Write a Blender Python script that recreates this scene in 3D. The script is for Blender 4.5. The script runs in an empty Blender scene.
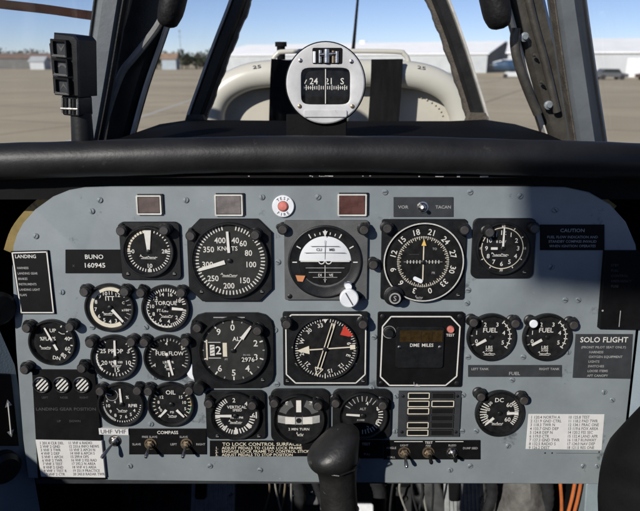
import bpy, bmesh, math, random
from mathutils import Vector, Matrix
random.seed(7)
R = math.radians
SC = bpy.context.scene
COL = SC.collection

# ------------------------------------------------------------------ camera
F = 600.0; CX = 320.0; CY = 255.5; HOR = 62.0
EYE = 2.3
TH = math.atan((CY - HOR) / F)
CAM = Vector((0, 0, EYE))
FWD = Vector((0, math.cos(TH), -math.sin(TH)))
UPV = Vector((0, math.sin(TH), math.cos(TH)))
RGT = Vector((1, 0, 0))
AL = R(7)                                    # the panel leans back
P0 = CAM + FWD * 0.6
PV = Vector((0, math.sin(AL), math.cos(AL)))
PN = Vector((0, -math.cos(AL), math.sin(AL)))
PROT = (math.pi / 2 - AL, 0, 0)

def ray(px, py):
    return RGT * ((px - CX) / F) + UPV * ((CY - py) / F) + FWD
def at(px, py, Y):
    """the point at world depth Y seen in the photograph at px, py"""
    d = ray(px, py); return CAM + d * (Y / d.y)
def onpanel(px, py, w=0.0):
    d = ray(px, py); o = P0 + PN * w
    return CAM + d * ((o - CAM).dot(PN) / d.dot(PN))
def uv(px, py):
    q = onpanel(px, py) - P0
    return (q.x, q.dot(PV))
def kk(px, py):
    a = onpanel(px - 1, py); b = onpanel(px + 1, py); c = onpanel(px, py - 1); d = onpanel(px, py + 1)
    return ((b - a).length + (d - c).length) / 4

cam = bpy.data.cameras.new('camera'); co = bpy.data.objects.new('camera', cam); COL.objects.link(co)
cam.sensor_fit = 'HORIZONTAL'; cam.sensor_width = 36; cam.lens = 36 * F / 640
cam.clip_start = 0.02; cam.clip_end = 6000
co.location = CAM; co.rotation_euler = (math.pi / 2 - TH, 0, 0)
SC.camera = co
cam.dof.use_dof = True; cam.dof.focus_distance = 0.62; cam.dof.aperture_fstop = 11

# ------------------------------------------------------------------ materials
MATS = {}
def mat(name, col, rough=0.5, metal=0.0, var=0.15, scale=60.0, bump=0.0, spec=0.5, bscale=None, wear=None, coat=0.0, chips=None):
    m = bpy.data.materials.new(name); m.use_nodes = True
    nt = m.node_tree; nd = nt.nodes; lk = nt.links
    b = nd['Principled BSDF']
    tc = nd.new('ShaderNodeTexCoord')
    nz = nd.new('ShaderNodeTexNoise'); nz.inputs['Scale'].default_value = scale; nz.inputs['Detail'].default_value = 6
    nz.inputs['Roughness'].default_value = 0.65
    lk.new(tc.outputs['Object'], nz.inputs['Vector'])
    rp = nd.new('ShaderNodeValToRGB')
    rp.color_ramp.elements[0].position = 0.3; rp.color_ramp.elements[1].position = 0.7
    rp.color_ramp.elements[0].color = [c * (1 - var) for c in col] + [1]
    rp.color_ramp.elements[1].color = [min(1, c * (1 + var)) for c in col] + [1]
    lk.new(nz.outputs['Fac'], rp.inputs['Fac'])
    out = rp.outputs['Color']
    for wear in [q for q in (wear, chips) if q]:   # (colour, amount 0..1, scale): small chips and stains of their own shape
        wz = nd.new('ShaderNodeTexNoise'); wz.inputs['Scale'].default_value = wear[2]; wz.inputs['Detail'].default_value = 8
        wz.inputs['Roughness'].default_value = 0.7
        lk.new(tc.outputs['Object'], wz.inputs['Vector'])
        wr = nd.new('ShaderNodeValToRGB')
        wr.color_ramp.elements[0].position = 1 - wear[1]; wr.color_ramp.elements[1].position = min(1, 1 - wear[1] + 0.05)
        lk.new(wz.outputs['Fac'], wr.inputs['Fac'])
        mx = nd.new('ShaderNodeMix'); mx.data_type = 'RGBA'
        lk.new(wr.outputs['Color'], mx.inputs[0]); lk.new(out, mx.inputs[6]); mx.inputs[7].default_value = list(wear[0]) + [1]
        out = mx.outputs[2]
    lk.new(out, b.inputs['Base Color'])
    mr = nd.new('ShaderNodeMapRange'); mr.inputs[3].default_value = max(0.03, rough - 0.1); mr.inputs[4].default_value = min(1, rough + 0.1)
    lk.new(nz.outputs['Fac'], mr.inputs[0]); lk.new(mr.outputs[0], b.inputs['Roughness'])
    b.inputs['Metallic'].default_value = metal
    b.inputs['Specular IOR Level'].default_value = spec
    if coat: b.inputs['Coat Weight'].default_value = coat
    if bump:
        bz = nd.new('ShaderNodeTexNoise'); bz.inputs['Scale'].default_value = bscale or scale * 4; bz.inputs['Detail'].default_value = 4
        lk.new(tc.outputs['Object'], bz.inputs['Vector'])
        bp = nd.new('ShaderNodeBump'); bp.inputs['Strength'].default_value = bump; bp.inputs['Distance'].default_value = 0.002
        lk.new(bz.outputs['Fac'], bp.inputs['Height']); lk.new(bp.outputs['Normal'], b.inputs['Normal'])
    MATS[name] = m
    return m

def glass(name, ior, tint=(1, 1, 1), dust=0.0):
    m = bpy.data.materials.new(name); m.use_nodes = True
    nt = m.node_tree; nd = nt.nodes; lk = nt.links; nd.clear()
    o = nd.new('ShaderNodeOutputMaterial'); t = nd.new('ShaderNodeBsdfTransparent'); g = nd.new('ShaderNodeBsdfGlossy')
    t.inputs['Color'].default_value = list(tint) + [1]; g.inputs['Roughness'].default_value = 0.03
    fr = nd.new('ShaderNodeFresnel'); fr.inputs['IOR'].default_value = ior
    mx = nd.new('ShaderNodeMixShader'); lk.new(fr.outputs[0], mx.inputs[0]); lk.new(t.outputs[0], mx.inputs[1]); lk.new(g.outputs[0], mx.inputs[2])
    last = mx
    if dust:
        d = nd.new('ShaderNodeBsdfDiffuse'); d.inputs['Color'].default_value = (.6, .6, .6, 1)
        tc = nd.new('ShaderNodeTexCoord'); nz = nd.new('ShaderNodeTexNoise'); nz.inputs['Scale'].default_value = 9 if name == 'pane' else 45; nz.inputs['Detail'].default_value = 8
        mp = nd.new('ShaderNodeMapping'); mp.inputs['Scale'].default_value = (3, 3, .6)
        lk.new(tc.outputs['Object'], mp.inputs[0]); lk.new(mp.outputs[0], nz.inputs['Vector'])
        mr = nd.new('ShaderNodeMapRange'); mr.inputs[1].default_value = .35; mr.inputs[2].default_value = .75
        mr.inputs[3].default_value = 0; mr.inputs[4].default_value = dust
        lk.new(nz.outputs['Fac'], mr.inputs[0])
        m2 = nd.new('ShaderNodeMixShader'); lk.new(mr.outputs[0], m2.inputs[0]); lk.new(mx.outputs[0], m2.inputs[1]); lk.new(d.outputs[0], m2.inputs[2])
        last = m2
    lk.new(last.outputs[0], o.inputs['Surface'])
    MATS[name] = m

mat('panel', (.165, .189, .198), .45, var=.20, scale=9, bump=.035, bscale=700, wear=((.085, .10, .108), .395, 19), chips=((.29, .31, .31), .345, 170))
mat('panel_side', (.19, .235, .26), .5, var=.15, scale=14, bump=.1, bscale=500, wear=((.3, .3, .3), .3, 60))
mat('bezel', (.0065, .007, .0075), .42, var=.4, scale=90, bump=.12, bscale=1200, wear=((.05, .05, .05), .30, 150), spec=.28)
mat('dial', (.006, .006, .0065), .8, var=.2, scale=60, spec=.1)
mat('dialgrey', (.019, .020, .019), .7, var=.15, scale=60, spec=.15)
mat('white', (.52, .51, .475), .6, var=.08, scale=200)
mat('dim', (.26, .26, .25), .6, var=.2, scale=200)
mat('dim2', (.05, .05, .05), .6)
mat('wallgrey', (.06, .063, .066), .7, var=.5, scale=20)
mat('faint', (.03, .03, .03), .6, var=.2, scale=200)
mat('cream', (.52, .48, .38), .6, var=.12, scale=150)
mat('placard', (.004, .004, .0045), .55, var=.3, scale=70, wear=((.03, .03, .03), .30, 120), spec=.12)
mat('placgrey', (.028, .031, .034), .55, var=.2, scale=70, spec=.2)
mat('plate', (.072, .074, .073), .45, var=.2, scale=60, bump=.1, bscale=700)
mat('lamp', (.009, .009, .0095), .38, var=.4, scale=120, bump=.15, bscale=900, wear=((.06, .05, .045), .32, 160), spec=.35)
mat('lamptip', (.040, .037, .035), .35, var=.35, scale=160)
mat('screw', (.165, .19, .205), .45, metal=.15, var=.3, scale=300)
mat('steel', (.50, .48, .45), .28, metal=1, var=.25, scale=200, bump=.05)
mat('brass', (.24, .19, .13), .4, metal=.8, var=.3, scale=200)
mat('lens', (.075, .05, .04), .3, var=.35, scale=120, coat=.3)
mat('lensgrey', (.13, .115, .11), .3, var=.35, scale=120, coat=.3)
mat('lensred', (.075, .032, .026), .3, var=.35, scale=120, coat=.3)
mat('red', (.42, .035, .02), .5, var=.2, scale=100)
mat('pink', (.50, .16, .13), .35, var=.2, scale=100)
mat('orange', (.50, .20, .08), .5, var=.15, scale=100)
mat('yellow', (.55, .36, .10), .5, var=.15, scale=100)
mat('skyball', (.55, .57, .58), .5, var=.05, scale=40)
mat('knobwhite', (.62, .64, .66), .35, var=.1, scale=80)
mat('amber', (.028, .017, .006), .25, var=.5, scale=160)
mat('green', (.10, .30, .20), .5)
mat('roll', (.011, .011, .0115), .47, var=.35, scale=18, bump=.10, bscale=300, wear=((.032, .031, .029), .38, 22), spec=.33)
mat('black', (.005, .005, .0055), .8, var=.4, scale=25, bump=.2, bscale=200, spec=.12)
mat('shelf', (.0035, .0035, .004), .8, var=.35, scale=20, bump=.3, bscale=260, spec=.05)
mat('chip', (.28, .28, .27), .5, var=.3, scale=300)
mat('chromate', (.20, .145, .045), .5, var=.3, scale=40, wear=((.08, .06, .03), .42, 40))
mat('cowl', (.50, .485, .43), .32, var=.05, scale=12, coat=.2, wear=((.25, .23, .2), .28, 40))
mat('cowlin', (.46, .435, .375), .6, var=.08, scale=14)
mat('frame', (.013, .013, .0135), .4, var=.4, scale=30, bump=.15, bscale=300, wear=((.06, .055, .05), .34, 60), spec=.3)
mat('framepale', (.085, .096, .104), .45, var=.15, scale=25, bump=.1, bscale=200, wear=((.12, .12, .12), .33, 60))
mat('framebrown', (.062, .058, .050), .38, var=.35, scale=40, bump=.2, bscale=240, metal=.3, wear=((.30, .28, .25), .36, 70))
mat('sealant', (.062, .052, .040), .7, var=.45, scale=70, bump=.5, bscale=300)
mat('edge', (.45, .44, .41), .5, var=.2, scale=60)
mat('cable', (.16, .16, .155), .5, var=.2, scale=60)
mat('pad', (.008, .0075, .008), .6, var=.5, scale=60, bump=.5, bscale=180, spec=.25)
mat('brownbeam', (.026, .011, .008), .7, var=.4, scale=30, bump=.2, spec=.1)
mat('leather', (.012, .0118, .0115), .46, var=.4, scale=45, bump=.18, bscale=260, wear=((.075, .075, .07), .37, 55))
mat('compass', (.46, .46, .455), .38, var=.12, scale=60, bump=.06, wear=((.20, .17, .13), .34, 90))
mat('pedal', (.24, .25, .255), .45, var=.3, scale=60, bump=.15, wear=((.05, .05, .05), .4, 50))
mat('bag', (.10, .098, .093), .85, var=.5, scale=38, bump=.9, bscale=60)
mat('wire', (.42, .12, .035), .45, var=.2, scale=60)
mat('paper', (.50, .50, .49), .7, var=.06, scale=60)
mat('ink', (.06, .06, .065), .7, var=.1)
mat('indglass', (.35, .36, .36), .5)
mat('tyre', (.02, .02, .02), .8)
mat('hangarwall', (.47, .485, .50), .6, var=.06, scale=.4)
mat('hangarroof', (.88, .88, .88), .8, var=.05, scale=.3)
mat('hangarshade', (.055, .06, .06), .7, var=.3, scale=.6)  # dark gable colour, the sunless shade is put into it
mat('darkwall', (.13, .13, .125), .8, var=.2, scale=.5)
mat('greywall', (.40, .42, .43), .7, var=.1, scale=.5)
mat('roofbrown', (.20, .14, .11), .8, var=.2, scale=.7)
mat('rooforange', (.26, .18, .125), .8, var=.2, scale=.7)
mat('shedblue', (.33, .38, .42), .7, var=.1, scale=.7)
mat('jetblue', (.03, .065, .12), .35, var=.15, scale=.8)
mat('jetwhite', (.72, .73, .74), .35, var=.05, scale=.8)
mat('jetnose', (.02, .02, .02), .5)
mat('carpaint', (.10, .105, .11), .3, var=.1, scale=1)
mat('carbrown', (.13, .09, .07), .3, var=.1, scale=1)
mat('glassdark', (.02, .025, .03), .1)
mat('bark', (.09, .07, .05), .9, var=.3, scale=3)
mat('leaf_c', (.060, .043, .027), .8, var=.45, scale=.8)
mat('leaf_a', (.030, .040, .019), .8, var=.45, scale=.8)
mat('leaf_b', (.060, .054, .028), .8, var=.45, scale=.8)
mat('linepaint', (.50, .48, .43), .7, var=.15, scale=2)
glass('coverglass', 1.24, dust=.016)
glass('pane', 1.25, (.97, .985, .99), .045)
glass('frontpane', 1.2, (.98, .99, .99), .008)

# concrete apron with slab joints and stains
def concrete():
    m = bpy.data.materials.new('concrete'); m.use_nodes = True
    nt = m.node_tree; nd = nt.nodes; lk = nt.links; b = nd['Principled BSDF']
    tc = nd.new('ShaderNodeTexCoord')
    n1 = nd.new('ShaderNodeTexNoise'); n1.inputs['Scale'].default_value = .06; n1.inputs['Detail'].default_value = 9; n1.inputs['Roughness'].default_value = .62
    mp = nd.new('ShaderNodeMapping'); mp.inputs['Scale'].default_value = (.5, 1.6, 1)
    lk.new(tc.outputs['Object'], mp.inputs[0]); lk.new(mp.outputs[0], n1.inputs['Vector'])
    rp = nd.new('ShaderNodeValToRGB'); rp.color_ramp.elements[0].position = .3; rp.color_ramp.elements[1].position = .72
    rp.color_ramp.elements[0].color = (.345, .285, .190, 1); rp.color_ramp.elements[1].color = (.50, .425, .295, 1)
    lk.new(n1.outputs['Fac'], rp.inputs['Fac'])
    bk = nd.new('ShaderNodeTexBrick'); bk.offset = 0; bk.inputs['Scale'].default_value = 1
    bk.inputs['Brick Width'].default_value = 6; bk.inputs['Row Height'].default_value = 6; bk.inputs['Mortar Size'].default_value = .07
    bk.inputs['Color1'].default_value = (1, 1, 1, 1); bk.inputs['Color2'].default_value = (.94, .94, .93, 1); bk.inputs['Mortar'].default_value = (.42, .40, .37, 1)
    rot = nd.new('ShaderNodeMapping'); rot.inputs['Rotation'].default_value = (0, 0, R(24))
    lk.new(tc.outputs['Object'], rot.inputs[0]); lk.new(rot.outputs[0], bk.inputs['Vector'])
    mx = nd.new('ShaderNodeMix'); mx.data_type = 'RGBA'; mx.blend_type = 'MULTIPLY'; mx.inputs[0].default_value = 1
    lk.new(rp.outputs['Color'], mx.inputs[6]); lk.new(bk.outputs['Color'], mx.inputs[7])
    n2 = nd.new('ShaderNodeTexNoise'); n2.inputs['Scale'].default_value = .22; n2.inputs['Detail'].default_value = 7; n2.inputs['Roughness'].default_value = .7
    lk.new(mp.outputs[0], n2.inputs['Vector'])
    r2 = nd.new('ShaderNodeValToRGB'); r2.color_ramp.elements[0].position = .60; r2.color_ramp.elements[1].position = .74
    r2.color_ramp.elements[0].color = (1, 1, 1, 1); r2.color_ramp.elements[1].color = (.62, .60, .58, 1); lk.new(n2.outputs['Fac'], r2.inputs['Fac'])
    m3 = nd.new('ShaderNodeMix'); m3.data_type = 'RGBA'; m3.blend_type = 'MULTIPLY'; m3.inputs[0].default_value = 1
    lk.new(mx.outputs[2], m3.inputs[6]); lk.new(r2.outputs['Color'], m3.inputs[7])
    lk.new(m3.outputs[2], b.inputs['Base Color']); b.inputs['Roughness'].default_value = .9
    MATS['concrete'] = m
concrete()

# ------------------------------------------------------------------ glyphs
CH = "ABCDEFGHIJKLMNOPQRSTUVWXYZ0123456789.,-/%()'+&:x"
GL = {}
def glyphs():
    def mk(s):
        c = bpy.data.curves.new('glyph', 'FONT'); c.body = s; c.resolution_u = 2; c.offset = 0.012
        o = bpy.data.objects.new('glyph', c); COL.objects.link(o); return o
    objs = {c: (mk(c), mk('H' + c + 'H')) for c in CH}; ref = mk('HH')
    dg = bpy.context.evaluated_depsgraph_get()
    def me(o):
        return bpy.data.meshes.new_from_object(o.evaluated_get(dg))
    def w(m):
        xs = [v.co.x for v in m.vertices]; return max(xs) - min(xs)
    mr = me(ref); w0 = w(mr); h = max(v.co.y for v in mr.vertices)
    for c, (a, b) in objs.items():
        ma = me(a); mb = me(b)
        GL[c] = ([(v.co.x / h, v.co.y / h) for v in ma.vertices], [tuple(p.vertices) for p in ma.polygons], (w(mb) - w0) / h)
        bpy.data.meshes.remove(ma); bpy.data.meshes.remove(mb)
    bpy.data.meshes.remove(mr)
    for o in [x for p in objs.values() for x in p] + [ref]:
        c = o.data; bpy.data.objects.remove(o); bpy.data.curves.remove(c)
    GL[' '] = ([], [], .45)
glyphs()

# ------------------------------------------------------------------ mesh builder (units: k metres)
class MB:
    def __init__(s, k=1.0): s.v = []; s.f = []; s.fm = []; s.mn = []; s.k = k
    def add(s, vs, fs, m):
        if m not in s.mn: s.mn.append(m)
        i = s.mn.index(m); n = len(s.v)
        s.v += [tuple(c * s.k for c in v) for v in vs]
        for f in fs: s.f.append(tuple(n + j for j in f)); s.fm.append(i)
        return s
    def prism(s, poly, z0, z1, m, b=0.0):
        """poly counter-clockwise; b chamfers the top edge"""
        n = len(poly); loops = [[(x, y, z0) for x, y in poly]]
        if b:
            loops.append([(x, y, z1 - b) for x, y in poly]); loops.append([(x, y, z1) for x, y in inset(poly, b)])
        else: loops.append([(x, y, z1) for x, y in poly])
        vs = [p for l in loops for p in l]; fs = [tuple(reversed(range(n)))]
        for q in range(len(loops) - 1):
            for i in range(n):
                j = (i + 1) % n; fs.append((q * n + i, q * n + j, (q + 1) * n + j, (q + 1) * n + i))
        fs.append(tuple((len(loops) - 1) * n + i for i in range(n)))
        return s.add(vs, fs, m)
    def box(s, x0, x1, y0, y1, z0, z1, m, b=0.0):
        return s.prism([(x0, y0), (x1, y0), (x1, y1), (x0, y1)], z0, z1, m, b)
    def flat(s, poly, z, m):
        return s.add([(x, y, z) for x, y in poly], [tuple(range(len(poly)))], m)
    def lathe(s, prof, m, n=40, c=(0, 0), cap=False):
        vs = []; fs = []
        for r, z in prof:
            for i in range(n):
                a = 2 * math.pi * i / n; vs.append((c[0] + r * math.cos(a), c[1] + r * math.sin(a), z))
        for q in range(len(prof) - 1):
            for i in range(n):
                j = (i + 1) % n; fs.append((q * n + i, q * n + j, (q + 1) * n + j, (q + 1) * n + i))
        if cap: fs.append(tuple((len(prof) - 1) * n + i for i in range(n)))
        return s.add(vs, fs, m)
    def disc(s, r, z, m, c=(0, 0), n=40):
        return s.flat([(c[0] + r * math.cos(2 * math.pi * i / n), c[1] + r * math.sin(2 * math.pi * i / n)) for i in range(n)], z, m)
    def ring(s, r0, r1, z, m, a0=0, a1=360, c=(0, 0), n=48):
        n = max(3, int(n * abs(a1 - a0) / 360)); vs = []
        for i in range(n + 1):
            a = R(90 - (a0 + (a1 - a0) * i / n)); ca, sa = math.cos(a), math.sin(a)
            vs += [(c[0] + r0 * ca, c[1] + r0 * sa, z), (c[0] + r1 * ca, c[1] + r1 * sa, z)]
        return s.add(vs, [(2 * i, 2 * i + 1, 2 * i + 3, 2 * i + 2) for i in range(n)], m)
    def line(s, x0, y0, x1, y1, w, z, m, w1=None):
        w1 = w if w1 is None else w1
        d = Vector((x1 - x0, y1 - y0)); d.normalize(); px, py = -d.y, d.x
        return s.flat([(x0 - px * w / 2, y0 - py * w / 2), (x1 - px * w1 / 2, y1 - py * w1 / 2), (x1 + px * w1 / 2, y1 + py * w1 / 2), (x0 + px * w / 2, y0 + py * w / 2)], z, m)
    def ticks(s, r0, r1, a0, a1, n, w, z, m='white', c=(0, 0)):
        for i in range(n):
            a = R(90 - (a0 + (a1 - a0) * i / max(1, n - 1)))
            s.line(c[0] + r0 * math.cos(a), c[1] + r0 * math.sin(a), c[0] + r1 * math.cos(a), c[1] + r1 * math.sin(a), w, z, m)
    def text(s, t, x, y, h, z, m='white', align='c', rot=0.0, sx=1.0, sp=1.0):
        """h is the capital height; y the middle of the capitals; rot clockwise degrees"""
        W = sum(GL[c][2] * sp for c in t) * h * sx
        o = {'c': -W / 2, 'l': 0, 'r': -W}[align]; ca, sa = math.cos(R(-rot)), math.sin(R(-rot)); off = o
        vs = []; fs = []
        for c in t:
            gv, gf, adv = GL[c]; n = len(vs)
            for gx, gy in gv:
                qx = off + gx * h * sx; qy = (gy - .5) * h
                vs.append((x + qx * ca - qy * sa, y + qx * sa + qy * ca, z))
            fs += [tuple(n + i for i in f) for f in gf]
            off += adv * h * sx * sp
        return s.add(vs, fs, m) if vs else s
    def script(s, x, y, w, z, m='white'):
        """the small maker's signature: an unreadable swash"""
        P = []; n = int(w * 2.2); ph = random.uniform(0, 6); fq = random.uniform(1.5, 2.3); pk = random.uniform(.45, .8)
        for i in range(n + 1):
            u = i / n; big = 2.4 * math.exp(-((u - .06) / .06) ** 2) + 1.2 * math.exp(-((u - pk) / .04) ** 2)
            P.append((x - w / 2 + w * u + (.35 * math.cos(i * fq + ph)), y + (.5 + .35 * math.sin(i * .7 + ph)) * math.sin(i * fq + ph) + big))
        for a, b in zip(P, P[1:]): s.line(a[0], a[1], b[0], b[1], .55, z, m)
        s.line(x - w / 2 + 1, y - 1.3, x + w * .42, y - 1.5, .45, z + .02, m)
    def tube(s, pts, r, m, n=10, caps=True, flat=1.0):
        """pts world or local vectors; r number or list"""
        pts = [Vector(p) for p in pts]; rs = r if isinstance(r, (list, tuple)) else [r] * len(pts)
        vs = []; fs = []; up = None
        for i, p in enumerate(pts):
            t = (pts[min(i + 1, len(pts) - 1)] - pts[max(i - 1, 0)]).normalized()
            if up is None:
                up = Vector((0, 0, 1)) if abs(t.z) < .8 else Vector((1, 0, 0))
            a = t.cross(up).normalized(); up = a.cross(t).normalized(); 
            for j in range(n):
                q = 2 * math.pi * j / n; vs.append(tuple(p + (a * math.cos(q) + up * math.sin(q) * flat) * rs[i]))
        for i in range(len(pts) - 1):
            for j in range(n):
                l = (j + 1) % n; fs.append((i * n + j, i * n + l, (i + 1) * n + l, (i + 1) * n + j))
        if caps: fs += [tuple(reversed(range(n))), tuple((len(pts) - 1) * n + j for j in range(n))]
        return s.add(vs, fs, m)
    def sweep(s, pts, prof, m, closed=True):
        """profile (a sideways in the picture plane, b in depth), scaled per point when pts are (point, scale)"""
        P = [Vector(p[0]) for p in pts]; S = [p[1] for p in pts]; vs = []; fs = []; n = len(prof)
        for i, p in enumerate(P):
            t = (P[min(i + 1, len(P) - 1)] - P[max(i - 1, 0)]).normalized()
            a = t.cross(Vector((0, 1, 0))).normalized(); b = a.cross(t).normalized()
            if b.y < 0: b = -b
            for x, y in prof: vs.append(tuple(p + a * x * S[i] + b * y))
        for i in range(len(P) - 1):
            for j in range(n):
                l = (j + 1) % n; fs.append((i * n + j, i * n + l, (i + 1) * n + l, (i + 1) * n + j))
        fs += [tuple(reversed(range(n))), tuple((len(P) - 1) * n + j for j in range(n))]
        return s.add(vs, fs, m)
    def build(s, name, parent=None, loc=None, rot=None, smooth=True, recalc=True):
        me = bpy.data.meshes.new(name); me.from_pydata(s.v, [], s.f)
        for m in s.mn: me.materials.append(MATS[m])
        me.polygons.foreach_set('material_index', s.fm)
        if recalc:
            bm = bmesh.new(); bm.from_mesh(me); bmesh.ops.recalc_face_normals(bm, faces=bm.faces); bm.to_mesh(me); bm.free()
        if smooth:
            me.polygons.foreach_set('use_smooth', [True] * len(me.polygons)); me.set_sharp_from_angle(angle=R(38))
        me.update()
        o = bpy.data.objects.new(name, me); COL.objects.link(o)
        if parent is not None: o.parent = parent
        if loc is not None: o.location = loc
        if rot is not None: o.rotation_euler = rot
        return o

def inset(poly, d):
    n = len(poly); out = []
    for i in range(n):
        p0 = Vector(poly[i - 1]); p = Vector(poly[i]); p1 = Vector(poly[(i + 1) % n])
        a = (p - p0).normalized(); b = (p1 - p).normalized()
        na = Vector((-a.y, a.x)); nb = Vector((-b.y, b.x)); q = (na + nb)
        l = q.length
        if l < 1e-6: out.append(tuple(p + na * d)); continue
        q /= l; c = max(.35, q.dot(na)); out.append(tuple(p + q * d / c))
    return out
def rrect(x0, x1, y0, y1, r, n=5):
    o = []
    for cx, cy, a in ((x1 - r, y1 - r, 0), (x0 + r, y1 - r, 90), (x0 + r, y0 + r, 180), (x1 - r, y0 + r, 270)):
        for i in range(n + 1):
            q = R(a + 90 * i / n); o.append((cx + r * math.cos(q), cy + r * math.sin(q)))
    return o
def oct_(x0, x1, y0, y1, c):
    return [(x0 + c, y0), (x1 - c, y0), (x1, y0 + c), (x1, y1 - c), (x1 - c, y1), (x0 + c, y1), (x0, y1 - c), (x0, y0 + c)]

def tag(o, label, cat, group=None, kind=None):
    if label: o['label'] = label
    if cat: o['category'] = cat
    if group: o['group'] = group
    if kind: o['kind'] = kind
    return o
def thing(name, label, cat, loc=(0, 0, 0), rot=(0, 0, 0), group=None):
    o = bpy.data.objects.new(name, None); COL.objects.link(o); o.location = loc; o.rotation_euler = rot
    o.empty_display_size = .02
    return tag(o, label, cat, group)
def pthing(name, label, cat, px, py, w=0.0, group=None):
    return thing(name, label, cat, onpanel(px, py) + PN * w, PROT, group)
def struct(o): o['kind'] = 'structure'; return o

# ================================================================== THE OUTSIDE
g = MB(); g.add([(-3000, -3000, 0), (3000, -3000, 0), (3000, 3000, 0), (-3000, 3000, 0)], [(0, 1, 2, 3)], 'concrete')
struct(g.build('ground'))
def gnd(px, py):
    d = ray(px, py); return CAM + d * (-EYE / d.z)
ln = MB(); a = gnd(100, 131); b = gnd(205, 95); dv = (b - a).normalized(); sd = Vector((-dv.y, dv.x, 0)) * .11
a = a - dv * 20; b = b + dv * 6
ln.add([tuple(a - sd + Vector((0, 0, .004))), tuple(b - sd + Vector((0, 0, .004))), tuple(b + sd + Vector((0, 0, .004))), tuple(a + sd + Vector((0, 0, .004)))], [(0, 1, 2, 3)], 'linepaint')
struct(ln.build('apron_marking'))

def gable(name, label, A, ex, L, ey, W, he, hr, wall, roof, endm, group=None, doors=0, vents=0, over=.4):
    """A corner, ex along the length, ey along the width"""
    t = thing(name, label, 'hangar' if 'hangar' in name else 'building', A, group=group)
    ex = Vector(ex).normalized(); ey = Vector(ey).normalized(); Z = Vector((0, 0, 1))
    p = lambda a, b, z: tuple(ex * a + ey * b + Z * z)
    w = MB()
    w.add([p(0, 0, 0), p(L, 0, 0), p(L, 0, he), p(0, 0, he), p(0, W, 0), p(L, W, 0), p(L, W, he), p(0, W, he), p(0, W / 2, hr), p(L, W / 2, hr)],
          [(0, 1, 2, 3), (5, 4, 7, 6)], wall)
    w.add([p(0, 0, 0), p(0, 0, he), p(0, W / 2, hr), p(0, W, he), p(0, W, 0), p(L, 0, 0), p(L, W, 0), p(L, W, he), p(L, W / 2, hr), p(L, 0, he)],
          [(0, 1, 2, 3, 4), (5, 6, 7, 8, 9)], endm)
    w.build('wall', t, smooth=False)
    r = MB(); s = (hr - he) / (W / 2); o = over; th = .18
    for sg in (0, 1):
        y0 = -o if sg == 0 else W + o; z0 = he - s * o + .03
        r.add([p(-o, y0, z0), p(L + o, y0, z0), p(L + o, W / 2, hr + .03), p(-o, W / 2, hr + .03),
               p(-o, y0, z0 + th), p(L + o, y0, z0 + th), p(L + o, W / 2, hr + .03 + th), p(-o, W / 2, hr + .03 + th)],
              [(0, 1, 2, 3), (4, 5, 6, 7), (0, 1, 5, 4), (0, 3, 7, 4), (1, 2, 6, 5)], roof)
    ro = r.build('roof', t, smooth=False)
    for i in range(vents):
        c = L * (i + .5) / vents; v = MB()
        v.lathe([(.75, hr), (.75, hr + .45), (1.0, hr + .5), (.9, hr + .75), (.3, hr + .95)], roof, 12, cap=True)
        vo = v.build('roof_vent', ro); vo.location = ex * c + ey * (W / 2)
    for i in range(doors):
        c = L * (i + .5) / doors; d = MB(); wd = L / doors * .7
        d.add([p(c - wd / 2, -.06, 0), p(c + wd / 2, -.06, 0), p(c + wd / 2, -.06, he * .8), p(c - wd / 2, -.06, he * .8)], [(0, 1, 2, 3)], 'jetwhite')
        for q in range(9):
            x = c - wd / 2 + wd * q / 8
            d.add([p(x - .03, -.10, 0), p(x + .03, -.10, 0), p(x + .03, -.10, he * .8), p(x - .03, -.10, he * .8)], [(0, 1, 2, 3)], 'greywall')
        d.build('hangar_door', t, smooth=False)
    return t
A = Vector((37.1, 140, 0)); gable('hangar', 'long white roofed hangar with gable coloured dark as shade behind the nose cowling', A, (-30, 15.6, 0), 75, (15.6, 30, 0), 33.8, 4.0, 7.0, 'greywall', 'hangarroof', 'hangarshade', vents=3)
gable('hangar', 'big white hangar with white sliding doors behind the parked jet', Vector((31.5, 106, 0)), (1, -.32, 0), 95, (.32, 1, 0), 26, 3.7, 6.1, 'hangarwall', 'hangarroof', 'hangarwall', doors=6, vents=5)
gable('low_building', 'long low grey building on the far left of the apron', Vector((-150, 215, 0)), (1, 0, 0), 75, (0, 1, 0), 10, 3.6, 5.0, 'darkwall', 'roofbrown', 'darkwall')
gable('storage_shed', 'small white storage hut in front of the low grey building', Vector((-94.5, 205, 0)), (1, 0, 0), 4.6, (0, 1, 0), 5, 2.6, 3.9, 'hangarwall', 'greywall', 'hangarwall')
gable('shed', 'little pale blue shed with an orange roof among the trees', Vector((-51, 203, 0)), (1, 0, 0), 4.6, (0, 1, 0), 5, 3.4, 4.9, 'shedblue', 'rooforange', 'shedblue')
wl = MB(); wl.box(-11, 13, -.15, .15, 0, 1.6, 'hangarwall')
tag(wl.build('low_wall', loc=(-18, 206, 0)), 'low white wall below the tree line beyond the apron', 'wall')

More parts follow.
